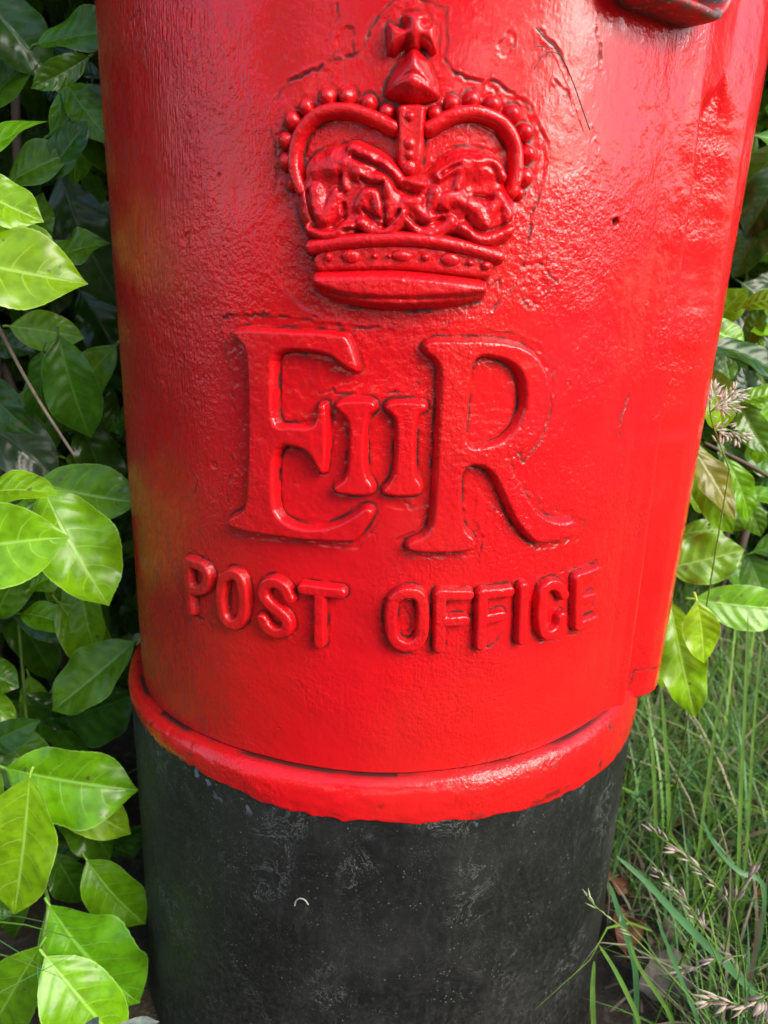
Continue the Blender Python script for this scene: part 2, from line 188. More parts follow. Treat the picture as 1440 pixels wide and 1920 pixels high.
"m",0],[0.425,0.2,0.258,0.461,0.2,0.197,0.038,
"m",0],[0.425,0.193,0.308,0.456,0.182,0.261,0.031,
"y",-9],[0.33,0.178,0.31,0.353,0.15,0.272,0.023,
"m",-25],[0.377,0.131,0.284,0.382,0.127,0.33,0.023,
"m",-21],[0.433,0.16,0.043,0.475,0.135,-0.04,0.05,
"m",1],[0.341,0.234,0.259,0.38,0.206,0.314,0.038,
"y",12],[0.432,0.186,0.106,0.478,0.185,0.125,0.029,
"g",8],[0.403,0.256,0.221,0.449,0.241,0.226,0.029,
"y",-5],[0.42,0.163,0.145,0.458,0.178,0.192,0.027,
"m",25],[0.396,0.225,0.051,0.445,0.221,0.009,0.028,
"y",-8],[0.433,0.146,0.048,0.504,0.156,0.081,0.035,
"m",23],[0.377,0.186,0.099,0.359,0.18,0.153,0.027,
"g",9],[0.415,0.165,0.343,0.412,0.174,0.28,0.033,
"l",-24],[0.331,0.213,0.271,0.403,0.212,0.299,0.038,
"m",-23],[0.349,0.188,0.283,0.383,0.165,0.347,0.046,
"y",-10],[0.391,0.113,0.129,0.418,0.105,0.081,0.028,
"m",16],[0.371,0.22,0.042,0.433,0.225,0.052,0.032,
"l",13],[0.386,0.175,0.173,0.447,0.151,0.136,0.035,
"m",-14],[0.405,0.167,0.11,0.478,0.175,0.103,0.033,
"y",-22],[0.362,0.127,0.327,0.402,0.106,0.34,0.025,
"y",-5],[0.374,0.215,0.302,0.398,0.186,0.218,0.045,
"g",17],[0.381,0.175,0.247,0.434,0.18,0.216,0.029,
"y",22],[0.415,0.149,0.271,0.407,0.159,0.323,0.024,
"g",-6],[0.4,0.192,0.174,0.434,0.171,0.139,0.03,
"m",22],[0.466,0.2,0.117,0.466,0.177,0.186,0.033,
"m",23],[0.367,0.188,0.341,0.357,0.2,0.265,0.036,
"y",-13],[0.439,0.195,0.301,0.467,0.209,0.209,0.043,
"m",-20],[0.446,0.243,0.023,0.486,0.223,-0.052,0.047,
"m",-24],[0.37,0.259,0.289,0.46,0.268,0.274,0.038,
"y",8],[0.483,0.259,-0.045,0.561,0.255,-0.071,0.039,
"g",16],[0.375,0.127,0.23,0.409,0.107,0.175,0.034,
"m",19]],
"twig":[[-0.313,-0.1,0.295],[-0.291,-0.1,0.244],[-0.265,-0.09,0.189]],
"stemR":[[0.318,0.06,0.194],[0.365,0.06,0.174],[0.396,0.05,0.158]],
"stemB":[[-0.304,-0.14,-0.235],[-0.315,-0.14,-0.274],[-0.347,-0.12,-0.395]],
"stemsX":[[[-0.354,-0.12,-0.104],[-0.334,-0.13,-0.091]],[[-0.335,-0.14,-0.373],[-0.303,-0.165,-0.256],[-0.3,-0.16,-0.239],[-0.299,-0.15,-0.223],[-0.319,-0.12,-0.224],[-0.337,-0.09,-0.214]],[[-0.295,-0.175,-0.257],[-0.301,-0.165,-0.253]],[[-0.419,0.03,-0.017],[-0.403,0.03,-0.015]],[[-0.411,0.06,-0.044],[-0.408,0.05,-0.119],[-0.394,0.02,-0.175]]],
"weed":[[-0.237,-0.24,-0.256],[-0.159,-0.27,-0.206]],
"culms":[[[0.34,-0.18,-0.276],[0.329,-0.18,-0.227],[0.323,-0.18,-0.208],[0.312,-0.18,-0.174],[0.306,-0.18,-0.161],[0.287,-0.18,-0.135],[0.264,-0.18,-0.114],[0.249,-0.18,-0.103],[0.229,-0.18,-0.087]],[[0.305,-0.2,-0.226],[0.291,-0.2,-0.195],[0.277,-0.2,-0.169],[0.269,-0.2,-0.155],[0.258,-0.2,-0.14],[0.248,-0.2,-0.128],[0.231,-0.2,-0.111]],[[0.285,-0.22,-0.241],[0.249,-0.22,-0.198],[0.227,-0.22,-0.174],[0.211,-0.22,-0.157],[0.194,-0.22,-0.142],[0.18,-0.22,-0.132],[0.169,-0.22,-0.119]],[[0.325,-0.18,-0.212],[0.305,-0.18,-0.217],[0.29,-0.18,-0.226],[0.273,-0.18,-0.234]],[[0.273,-0.3,-0.118],[0.259,-0.3,-0.131],[0.244,-0.3,-0.123],[0.232,-0.3,-0.125]],[[0.308,-0.18,-0.16],[0.309,-0.18,-0.148],[0.316,-0.18,-0.125]]],
"head":[[[0.298,-0.05,0.192],[0.281,-0.05,0.223],[0.273,-0.05,0.239],[0.271,-0.05,0.25],[0.269,-0.05,0.263]],[[0.278,-0.05,0.227],[0.286,-0.05,0.229],[0.295,-0.05,0.226],[0.306,-0.05,0.222]],[[0.273,-0.05,0.242],[0.278,-0.05,0.248],[0.286,-0.05,0.249],[0.291,-0.05,0.25]],[[0.284,-0.04,0.252],[0.291,-0.04,0.255],[0.298,-0.04,0.258]]],
"blades":[[[[0.38,-0.16,-0.302],[0.311,-0.16,-0.232],[0.269,-0.16,-0.19],[0.24,-0.16,-0.157],[0.209,-0.16,-0.13]],0.0068],[[[0.24,-0.17,-0.246],[0.226,-0.17,-0.208],[0.213,-0.17,-0.176],[0.203,-0.17,-0.15]],0.006],[[[0.385,-0.1,-0.217],[0.371,-0.1,-0.199],[0.353,-0.1,-0.197],[0.323,-0.1,-0.165],[0.305,-0.1,-0.13]],0.005],[[[0.289,-0.2,-0.269],[0.27,-0.2,-0.231],[0.248,-0.2,-0.184],[0.235,-0.2,-0.156]],0.004],[[[0.238,-0.2,-0.272],[0.219,-0.2,-0.234],[0.205,-0.2,-0.208],[0.191,-0.2,-0.187]],0.0042],[[[0.196,-0.2,-0.271],[0.191,-0.2,-0.236],[0.189,-0.2,-0.204]],0.005],[[[0.272,-0.19,-0.279],[0.244,-0.19,-0.237],[0.23,-0.19,-0.217],[0.22,-0.19,-0.191]],0.004],[[[0.383,-0.05,-0.244],[0.368,-0.05,-0.151],[0.356,-0.05,-0.058],[0.339,-0.05,0.055]],0.0045],[[[0.351,-0.02,-0.231],[0.347,-0.02,-0.142],[0.343,-0.02,-0.066],[0.349,-0.02,-0.023]],0.004],[[[0.399,-0.03,-0.233],[0.38,-0.03,-0.101],[0.366,-0.03,0.03]],0.0035],[[[0.35,0.05,-0.276],[0.331,0.05,-0.173],[0.312,0.05,-0.084]],0.006],[[[0.334,0.05,-0.277],[0.316,0.05,-0.174],[0.304,0.05,-0.132]],0.005]],
"cleavers":[[0.287,-0.15,-0.266],[0.291,-0.15,-0.239],[0.296,-0.15,-0.209],[0.303,-0.15,-0.18],[0.305,-0.15,-0.156],[0.306,-0.15,-0.14]],
"dead":[[0.311,0.02,-0.478]]}

# ---------------------------------------------------------------- helpers
def tag(o, label=None, cat=None, group=None, kind=None):
    if label: o['label'] = label
    if cat: o['category'] = cat
    if group: o['group'] = group
    if kind: o['kind'] = kind
    return o
def empty(name, loc=(0, 0, 0)):
    o = bpy.data.objects.new(name, None); COL.objects.link(o); o.location = loc; o.empty_display_size = .05; return o
def mesh_obj(name, V, F, mat, parent=None, loc=None, smooth=True, attrs=None, uvs=None):
    """F: (n,4) or (n,3) int array, or a list of faces; V: (n,3)"""
    me = bpy.data.meshes.new(name); V = np.asarray(V, np.float32)
    if isinstance(F, np.ndarray):
        k = F.shape[1]; me.vertices.add(len(V)); me.vertices.foreach_set('co', V.ravel())
        me.loops.add(F.size); me.loops.foreach_set('vertex_index', F.ravel().astype(np.int32))
        me.polygons.add(len(F)); me.polygons.foreach_set('loop_start', np.arange(0, F.size, k, dtype=np.int32))
        me.polygons.foreach_set('loop_total', np.full(len(F), k, np.int32))
        me.update(calc_edges=True)
    else:
        me.from_pydata(V.tolist(), [], F); me.update()
    if smooth: me.polygons.foreach_set('use_smooth', np.ones(len(me.polygons), bool))
    for an, av in (attrs or {}).items():
        av = np.asarray(av, np.float32)
        if av.ndim == 1: a = me.attributes.new(an, 'FLOAT', 'POINT'); a.data.foreach_set('value', av)
        else: a = me.attributes.new(an, 'FLOAT_COLOR', 'POINT'); a.data.foreach_set('color', av.ravel())
    if uvs is not None:
        l = me.uv_layers.new(name='UVMap'); li = np.zeros(len(me.loops), np.int32); me.loops.foreach_get('vertex_index', li)
        l.data.foreach_set('uv', np.asarray(uvs, np.float32)[li].ravel())
    me.materials.append(mat)
    o = bpy.data.objects.new(name, me); COL.objects.link(o)
    if loc is not None: o.location = loc
    if parent is not None:
        o.parent = parent; o.matrix_parent_inverse = Matrix.Translation(parent_loc(parent)).inverted()
    return o
def parent_loc(o):
    l = Vector((0, 0, 0))
    while o is not None: l += o.location + (o.matrix_parent_inverse.translation if o.parent else Vector((0, 0, 0))); o = o.parent
    return l
def grid_faces(nr, nc, wrap=False):
    i = np.arange(nr-1)[:, None]*nc; j = np.arange(nc if wrap else nc-1)[None]; j2 = (j+1) % nc
    return np.stack([i+j, i+j2, i+nc+j2, i+nc+j], -1).reshape(-1, 4)
TAB = rng.random((64, 256, 256)).astype(np.float32)*2-1
def vn(x, y, seed=0):
    """smooth lattice noise in -1..1"""
    T = TAB[seed % 64]; xi = np.floor(x).astype(int); yi = np.floor(y).astype(int); fx = x-xi; fy = y-yi
    fx = fx*fx*fx*(fx*(fx*6-15)+10); fy = fy*fy*fy*(fy*(fy*6-15)+10)
    a = T[xi & 255, yi & 255]; b = T[(xi+1) & 255, yi & 255]; c = T[xi & 255, (yi+1) & 255]; d = T[(xi+1) & 255, (yi+1) & 255]
    return (a*(1-fx)+b*fx)*(1-fy)+(c*(1-fx)+d*fx)*fy
def fbm(x, y, seed=0, n=3):
    r = 0; a = 1; s = 0
    for k in range(n): r = r+a*vn(x*2**k+k*17.3, y*2**k+k*9.1, seed+k); s += a; a *= .5
    return r/s
def sm(x, a, b):
    t = np.clip((x-a)/(b-a), 0, 1); return t*t*(3-2*t)
def chaikin(P, n=2, closed=True):
    P = np.asarray(P, float)
    for _ in range(n):
        if closed:
            Q = np.roll(P, -1, 0); P = np.stack([.75*P+.25*Q, .25*P+.75*Q], 1).reshape(-1, P.shape[1])
        else:
            A, B = P[:-1], P[1:]; P = np.concatenate([P[:1], np.stack([.75*A+.25*B, .25*A+.75*B], 1).reshape(-1, P.shape[1]), P[-1:]])
    return P
def d_line(U, V, L, closed=False):
    L = np.asarray(L, float); A = L if closed else L[:-1]; B = np.roll(L, -1, 0) if closed else L[1:]
    d = np.full(U.shape, 1e9)
    for (ax, ay), (bx, by) in zip(A, B):
        ex, ey = bx-ax, by-ay; q = ex*ex+ey*ey+1e-12
        t = np.clip(((U-ax)*ex+(V-ay)*ey)/q, 0, 1)
        d = np.minimum(d, (U-ax-t*ex)**2+(V-ay-t*ey)**2)
    return np.sqrt(d)
def sd_poly(U, V, P):
    P = np.asarray(P, float); ins = np.zeros(U.shape, bool); Q = np.roll(P, -1, 0)
    for (ax, ay), (bx, by) in zip(P, Q):
        if ay == by: continue
        c = ((ay > V) != (by > V)) & (U < (bx-ax)*(V-ay)/(by-ay)+ax); ins ^= c
    d = d_line(U, V, P, True); return np.where(ins, d, -d)
def tube(pts, r, n=6, caps=True):
    """tapered tube along pts; r scalar or list"""
    P = [Vector(q) for q in pts]; m = len(P); R = [r]*m if np.isscalar(r) else list(r); V = []; F = []
    T0 = (P[1]-P[0]).normalized(); N = T0.orthogonal().normalized()
    for i in range(m):
        T = (P[min(i+1, m-1)]-P[max(i-1, 0)]).normalized(); N = (N-T*N.dot(T)).normalized(); B = T.cross(N)
        for k in range(n):
            a = 2*math.pi*k/n; V.append(P[i]+(N*math.cos(a)+B*math.sin(a))*R[i])
    for i in range(m-1):
        for k in range(n): F.append((i*n+k, i*n+(k+1) % n, (i+1)*n+(k+1) % n, (i+1)*n+k))
    if caps: F.append(tuple(range(n))[::-1]); F.append(tuple((m-1)*n+k for k in range(n)))
    return V, F
def smooth_path(pts, n=2): return [Vector(q) for q in chaikin([tuple(q) for q in pts], n, False)]

# ---------------------------------------------------------------- materials
class NB:
    def __init__(s, name):
        s.m = bpy.data.materials.new(name); s.m.use_nodes = True; s.t = s.m.node_tree; s.t.nodes.clear()
        s.out = s.t.nodes.new('ShaderNodeOutputMaterial')
    def n(s, typ, ins=None, **kw):
        x = s.t.nodes.new(typ)
        for k, v in kw.items(): setattr(x, k, v)
        for k, v in (ins or {}).items():
            if hasattr(v, 'links') or isinstance(v, bpy.types.NodeSocket): s.t.links.new(v, x.inputs[k])
            else: x.inputs[k].default_value = v
        return x
    def math(s, op, a, b=0.0, c=0.0, clamp=False):
        x = s.n('ShaderNodeMath', {0: a, 1: b, 2: c}, operation=op, use_clamp=clamp); return x.outputs[0]
    def mix(s, fac, a, b):
        x = s.n('ShaderNodeMix', {0: fac}, data_type='RGBA')
        for k, v in ((6, a), (7, b)):
            if isinstance(v, bpy.types.NodeSocket): s.t.links.new(v, x.inputs[k])
            else: x.inputs[k].default_value = (*v, 1) if len(v) == 3 else v
        return x.outputs[2]
    def ramp(s, f, a, b, lo=0.0, hi=1.0):
        return s.n('ShaderNodeMapRange', {0: f, 1: a, 2: b, 3: lo, 4: hi}, interpolation_type='SMOOTHSTEP').outputs[0]
    def noise(s, scale, detail=3, vec=None, rough=.5, dist=0.0):
        x = s.n('ShaderNodeTexNoise', {'Scale': scale, 'Detail': detail, 'Roughness': rough, 'Distortion': dist})
        if vec is not None: s.t.links.new(vec, x.inputs['Vector'])
        return x.outputs[0]
    def coord(s, which='Object', scale=None):
        c = s.n('ShaderNodeTexCoord').outputs[which]
        if scale: c = s.n('ShaderNodeMapping', {0: c, 'Scale': scale}).outputs[0]
        return c
    def bump(s, h, strength=.3, dist=.001, normal=None):
        x = s.n('ShaderNodeBump', {'Strength': strength, 'Distance': dist, 'Height': h})
        if normal is not None: s.t.links.new(normal, x.inputs['Normal'])
        return x.outputs[0]
    def finish(s, sh): s.t.links.new(sh, s.out.inputs[0]); return s.m

def paint_red():
    b = NB('red_gloss_paint'); c = b.coord()
    grime = b.n('ShaderNodeAttribute', attribute_name='grime').outputs['Fac']
    dust = b.n('ShaderNodeAttribute', attribute_name='dust').outputs['Fac']
    big = b.noise(9, 2, c); mid = b.noise(70, 2, c)
    col = b.mix(b.ramp(big, .35, .7), (.62, .0045, .0085), (.50, .004, .009))
    col = b.mix(b.math('MULTIPLY', b.ramp(mid, .52, .75), .25), col, (.40, .006, .010))
    fade = b.noise(3.2, 3, c, .6, .6); col = b.mix(b.math('MULTIPLY', b.ramp(fade, .45, .7), .6), col, (.60, .016, .012))
    st = b.noise(1.0, 2, b.coord('Object', (420, 420, 45)), .6)
    dfac = b.math('MULTIPLY', dust, b.ramp(st, .42, .75, .15, 1.0))
    col = b.mix(dfac, col, (.22, .022, .018))
    spk = b.n('ShaderNodeTexVoronoi', {'Scale': 260.0, 'Vector': c}).outputs['Distance']
    spm = b.math('MULTIPLY', b.ramp(spk, .10, .04), b.ramp(b.noise(38, 2, c), .62, .68))
    col = b.mix(b.math('MULTIPLY', spm, .7), col, (.06, .02, .015))
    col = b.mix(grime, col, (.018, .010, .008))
    h2 = b.noise(330, 2, c, .6); br = b.noise(1.0, 2, b.coord('Object', (600, 600, 65)), .6)
    h1 = b.noise(115, 2, c, .6); wob = b.ramp(b.noise(11, 2, c), .38, .66, .22, 1.25)
    hs = b.math('ADD', b.math('MULTIPLY', h2, 1.2), b.math('ADD', b.math('MULTIPLY', h1, 1.0), b.math('MULTIPLY', br, b.ramp(dust, 0, .6, .5, 1.4))))
    n3 = b.bump(b.math('MULTIPLY', hs, wob), .42, .0014)
    ro = b.math('ADD', b.math('ADD', b.ramp(mid, .3, .8, .06, .14), b.ramp(big, .35, .7, .02, .14)), b.math('MULTIPLY', b.math('ADD', grime, dfac), .35))
    p = b.n('ShaderNodeBsdfPrincipled', {'Base Color': col, 'Roughness': ro, 'Normal': n3, 'IOR': 1.46})
    return b.finish(p.outputs[0])
def paint_black():
    b = NB('black_base_paint'); c = b.coord(); xyz = b.n('ShaderNodeSeparateXYZ', {0: c})
    big = b.noise(14, 4, c); fine = b.noise(180, 5, c, .65)
    col = b.mix(b.ramp(big, .35, .7), (.0065, .007, .0067), (.017, .0175, .0165))
    left = b.ramp(b.math('ADD', xyz.outputs[0], b.math('MULTIPLY', big, .16)), .02, -.14)
    col = b.mix(b.math('MULTIPLY', left, b.ramp(fine, .3, .7, .10, .7)), col, (.016, .020, .008))
    low = b.ramp(b.math('ADD', xyz.outputs[2], b.math('MULTIPLY', b.noise(20, 3, c), .12)), -.10, -.26)
    col = b.mix(b.math('MULTIPLY', low, b.ramp(fine, .40, .75, .0, .6)), col, (.055, .055, .048))
    streak = b.noise(1.0, 5, b.coord('Object', (130, 130, 45)), .7)
    col = b.mix(b.math('MULTIPLY', b.ramp(streak, .50, .80), .5), col, (.040, .043, .041))
    v = b.n('ShaderNodeTexVoronoi', {'Scale': 260.0, 'Vector': c}); vm = b.math('MULTIPLY', b.ramp(v.outputs['Distance'], .20, .08), b.ramp(b.noise(60, 3, c), .50, .64))
    col = b.mix(b.math('MULTIPLY', vm, .6), col, (.26, .26, .21))
    v2 = b.n('ShaderNodeTexVoronoi', {'Scale': 620.0, 'Vector': c}); vm2 = b.math('MULTIPLY', b.ramp(v2.outputs['Distance'], .22, .10), b.ramp(b.noise(45, 3, c), .36, .62))
    col = b.mix(b.math('MULTIPLY', vm2, .7), col, (.16, .17, .15))
    wv = b.noise(24, 6, c, .75, 1.6); col = b.mix(b.math('MULTIPLY', b.ramp(xyz.outputs[2], -.050, -.038), b.ramp(b.noise(75, 3, c), .61, .67)), col, (.10, .115, .14))
    wl = b.ramp(b.math('ABSOLUTE', b.math('SUBTRACT', wv, .5)), .010, .002)
    web = b.math('MULTIPLY', wl, b.ramp(b.noise(16, 2, b.coord('Object', (1, 1, .7))), .52, .66))
    col = b.mix(b.math('MULTIPLY', web, .55), col, (.25, .26, .25))
    n1 = b.bump(b.noise(130, 4, c, .6), .35, .0018); n2 = b.bump(fine, .25, .0009, n1)
    ro = b.math('ADD', b.ramp(fine, .3, .7, .38, .6), b.math('MULTIPLY', left, .2))
    return b.finish(b.n('ShaderNodeBsdfPrincipled', {'Base Color': col, 'Roughness': ro, 'Normal': n2, 'IOR': 1.4}).outputs[0])
def leaf_mat(name, stuff=False):
    b = NB(name)
    uv = b.n('ShaderNodeUVMap').outputs[0]; q = b.n('ShaderNodeSeparateXYZ', {0: uv}); s, vv = q.outputs[0], q.outputs[1]
    vs_ = b.math('SUBTRACT', b.math('MULTIPLY', vv, 2.0), 1.0); av = b.math('ABSOLUTE', vs_)
    if stuff: base = b.n('ShaderNodeAttribute', attribute_name='tint').outputs['Color']
    else: base = b.n('ShaderNodeObjectInfo').outputs['Color']
    side = b.math('GREATER_THAN', vs_, 0.0)
    ph = b.math('SUBTRACT', s, b.math('MULTIPLY', b.math('POWER', av, 1.5), .20))
    nz = b.noise(6.0, 3, b.coord('Object', (6, 6, 6)))
    x = b.math('ADD', b.math('MULTIPLY', ph, 6.5), b.math('ADD', b.math('MULTIPLY', side, .47), b.math('MULTIPLY', nz, .5)))
    fr = b.math('ABSOLUTE', b.math('SUBTRACT', b.math('FRACT', x), .5))          # .5 at a vein, 0 half-way between
    lat = b.math('MULTIPLY', b.ramp(fr, .44, .49), b.ramp(av, .95, .35))
    mid = b.ramp(av, .055, .02)
    vein = b.math('MAXIMUM', b.math('MULTIPLY', lat, .55), mid)
    mott = b.noise(90, 2, b.coord('Object'))
    dk = b.n('ShaderNodeHueSaturation', {'Color': base, 'Value': .72, 'Saturation': 1.0}).outputs[0]
    lt = b.n('ShaderNodeHueSaturation', {'Color': base, 'Value': 1.6, 'Saturation': .85, 'Hue': .49}).outputs[0]
    col = b.mix(b.ramp(mott, .35, .7), base, dk)
    col = b.mix(b.math('MULTIPLY', vein, .65), col, lt)
    col = b.mix(b.math('MULTIPLY', b.ramp(av, .955, .99), .6), col, lt)
    spot = b.math('MULTIPLY', b.ramp(b.noise(75, 3, b.coord('Object')), .68, .74), .85)
    col = b.mix(spot, col, (.10, .085, .03))
    h = b.math('SUBTRACT', b.ramp(fr, .5, .0), b.math('MULTIPLY', mid, .8))
    n3 = b.bump(h, .17, .0020)
    gl = nz
    p = b.n('ShaderNodeBsdfPrincipled', {'Base Color': col, 'Roughness': b.ramp(gl, .3, .7, .18, .32), 'Normal': n3, 'IOR': 1.45})
    tr = b.n('ShaderNodeBsdfTranslucent', {'Color': b.n('ShaderNodeHueSaturation', {'Color': col, 'Value': 1.7, 'Hue': .485}).outputs[0], 'Normal': n3})
    mx = b.n('ShaderNodeMixShader', {0: .28, 1: p.outputs[0], 2: tr.outputs[0]})
    return b.finish(mx.outputs[0])
def simple(name, col, rough=.6, var=.35, scale=60, attr=False, trans=0.0, bump=.2):
    b = NB(name); c = b.coord(); nz = b.noise(scale, 4, c)
    base = b.n('ShaderNodeAttribute', attribute_name='tint').outputs['Color'] if attr else b.n('ShaderNodeRGB').outputs[0]
    if not attr: base.default_value = (*col, 1)
    dk = b.n('ShaderNodeHueSaturation', {'Color': base, 'Value': 1-var}).outputs[0]
    cc = b.mix(b.ramp(nz, .35, .7), base, dk)
    p = b.n('ShaderNodeBsdfPrincipled', {'Base Color': cc, 'Roughness': rough, 'Normal': b.bump(nz, bump, .001)})
    if trans:
        tr = b.n('ShaderNodeBsdfTranslucent', {'Color': b.n('ShaderNodeHueSaturation', {'Color': cc, 'Value': 1.5}).outputs[0]})
        return b.finish(b.n('ShaderNodeMixShader', {0: trans, 1: p.outputs[0], 2: tr.outputs[0]}).outputs[0])
    return b.finish(p.outputs[0])
def soil_mat():
    b = NB('soil'); c = b.coord(); n1 = b.noise(7, 5, c, .6); n2 = b.noise(60, 5, c, .65)
    col = b.mix(b.ramp(n1, .35, .65), (.030, .021, .014), (.055, .042, .028)); col = b.mix(b.ramp(n2, .5, .75), col, (.13, .10, .075))
    far = b.n('ShaderNodeSeparateXYZ', {0: c}); 
    return b.finish(b.n('ShaderNodeBsdfPrincipled', {'Base Color': col, 'Roughness': .9, 'Normal': b.bump(n2, .8, .01)}).outputs[0])
def worn_metal():
    b = NB('worn_iron_lip'); c = b.coord(); n1 = b.noise(120, 5, c, .65)
    col = b.mix(b.ramp(n1, .38, .62), (.42, .012, .016), (.10, .065, .06)); col = b.mix(b.ramp(b.noise(300, 3, c), .6, .7), col, (.30, .26, .26))
    return b.finish(b.n('ShaderNodeBsdfPrincipled', {'Base Color': col, 'Roughness': .42, 'Normal': b.bump(n1, .4, .001)}).outputs[0])
RED = paint_red(); BLACK = paint_black(); LIP = worn_metal()
LEAF = leaf_mat('laurel_leaf'); LEAFS = leaf_mat('laurel_leaf_mass', True)
BARK = simple('bark', (.10, .075, .055), .8); TWIG = simple('dry_twig', (.20, .16, .12), .75); GREENSTEM = simple('green_stem', (.12, .22, .03), .5)
GRASS = simple('grass_blade', (0, 0, 0), .45, .25, 40, True, .3, .1); STRAW = simple('seed_husk', (.42, .34, .25), .7, .35, 300); PURPLE = simple('purple_seed_husk', (.36, .27, .24), .6, .45, 220)
SOIL = soil_mat(); DEAD = simple('dead_leaf', (.16, .115, .085), .75, .5, 60); RUST = simple('rust_leaf', (.22, .075, .03), .7, .5, 80); LITTER = simple('litter', (0, 0, 0), .85, .4, 80, True)
DARK = simple('dark_tendril', (.030, .018, .016), .6); WEB = simple('cobweb', (.45, .46, .46), .8); PALE = simple('pale_scrap', (.36, .33, .28), .6)
ROADM = simple('asphalt', (.035, .035, .037), .85, .3, 90); PAVE = simple('pavement', (.06, .058, .055), .85, .3, 40)

# ---------------------------------------------------------------- setting
def sheet(name, x0, x1, y0, y1, z, mat, n=2):
    xs = np.linspace(x0, x1, n); ys = np.linspace(y0, y1, n); X, Y = np.meshgrid(xs, ys)
    return tag(mesh_obj(name, np.stack([X, Y, X*0+z], -1).reshape(-1, 3), grid_faces(n, n), mat), kind='structure')
sheet('ground', -60, 60, -60, 60, GZ-.03, simple('far_turf', (.022, .045, .012), .95, .4, 3))
n = 160; xs = np.linspace(-2.5, 2.5, n); ys = np.linspace(-1.2, 2.2, n); X, Y = np.meshgrid(xs, ys)
edge = np.minimum(np.minimum(X+2.5, 2.5-X), np.minimum(Y+1.2, 2.2-Y))
Zb = GZ+.012*fbm(X*6, Y*6, 3)+.006*fbm(X*25, Y*25, 9)-.05*(1-sm(edge, 0, .2))
tag(mesh_obj('verge', np.stack([X, Y, Zb], -1).reshape(-1, 3), grid_faces(n, n), SOIL), kind='structure')
sheet('pavement', -40, 40, -3.0, -1.15, GZ-.01, PAVE)
sheet('road', -40, 40, -10, -3.0, GZ-.02, ROADM)

# ---------------------------------------------------------------- unseen surroundings, added out of frame for the gloss paint to reflect
def slab(x0, x1, y0, y1, z0, z1):
    V_ = [(x, y, z) for z in (z0, z1) for x, y in ((x0, y0), (x1, y0), (x1, y1), (x0, y1))]
    return np.array(V_), [(3, 2, 1, 0), (4, 5, 6, 7), (0, 1, 5, 4), (1, 2, 6, 5), (2, 3, 7, 6), (3, 0, 4, 7)]
def house(loc, rot, w, d, h, label):
    e_ = empty('house', loc); e_.rotation_euler.z = rot; tag(e_, label, 'house')
    def part(name, g, mat, par=None):
        o = mesh_obj(name, g[0], g[1], mat, smooth=False); o.parent = par or e_; return o
    part('wall', slab(-w/2, w/2, 0, d, 0, h), RENDERW)
    V_ = np.array([(-w/2-.3, -.3, h), (w/2+.3, -.3, h), (w/2+.3, d+.3, h), (-w/2-.3, d+.3, h), (-w/2-.3, d/2, h+d*.38), (w/2+.3, d/2, h+d*.38)])
    part('roof', (V_, [(0, 1, 5, 4), (2, 3, 4, 5), (0, 4, 3), (1, 2, 5), (3, 2, 1, 0)]), ROOFM)
    for k_ in range(3):
        for zz_ in (.9, 3.3):
            if zz_ < 1 and k_ == 1: continue
            x_ = (k_-1)*w*.31; f_ = part('window', slab(x_-.6, x_+.6, -.03, .02, zz_, zz_+1.2), FRAMEM); part('pane', slab(x_-.52, x_+.52, -.045, -.031, zz_+.08, zz_+1.12), GLASSM, f_)
    part('door', slab(-.45, .45, -.05, .02, 0, 2.05), DOORM)
RENDERW = simple('cream_render', (.72, .60, .40), .9, .1, 5); ROOFM = simple('roof_tiles', (.20, .09, .06), .8, .3, 12); FRAMEM = simple('white_frame', (.8, .8, .78), .5, .05); GLASSM = simple('window_glass', (.03, .035, .04), .05, .1); DOORM = simple('door_paint', (.05, .10, .08), .4, .1)
house((-9.5, -13, GZ), math.pi-.95, 8.5, 6, 5.0, 'unseen cream rendered house with brown tiled roof, added for paint reflections')
house((9.0, 3.9, GZ), -math.pi/2-.05, 5.0, 6, 4.0, 'unseen cream rendered house beyond the end of the hedge, added for paint reflections')

# ---------------------------------------------------------------- the post box
box = empty('post_box', (0, 0, GZ))
tag(box, 'red cast iron pillar post box with raised crown and cipher on black base', 'post box')
def Rz(z): return .2375+.003*np.clip(z/.5, 0, 1)
ZJ = lambda deg: np.interp(deg, [-75, -53, -44, -33, -20, 0, 13, 28, 38, 50, 58, 64, 90], np.array([-17, -12, -8, -4, -1, 0, 2, 4, 6, 7, 4, -4, -9])/1000)
ZP = lambda deg: np.interp(deg, [-90, -48, -35, -26, -19, 0, 13, 28, 50, 90], np.array([-30, -28, -26, -28, -32, -32, -33, -37, -38, -38])/1000)
ZC = lambda deg: np.interp(deg, [-75, -53, -44, -33, -20, 0, 13, 28, 38, 50, 90], np.array([-17, -12, -8, -4, -1, 0, 2, 4, 6, 8, 9])/1000)
FX = np.array([-12, -7, -3, -.8, 0, .7, 1.5, 3.2, 6, 9, 12, 16, 21, 40, 92, 100])
FH = np.array([0, 1.0, 4.4, 8.2, 8.8, 6.5, 1.2, 1.2, 9, 19, 25.5, 28.5, 29.5, 29.5, 29.5, 0])
FH2 = np.array([0, 1.0, 4.2, 7.6, 8.2, 8.6, 9.0, 10, 13, 19, 25.5, 28.5, 29.5, 29.5, 29.5, 0])
fx_ = np.arange(-13, 101, .1); kw = np.exp(-(np.arange(-12, 13)/5)**2); kw /= kw.sum()      # ease the corners of the profile
FH, FH2 = (np.convolve(np.pad(np.interp(fx_, FX, q), 12, 'edge'), kw, 'valid') for q in (FH, FH2)); FX = fx_
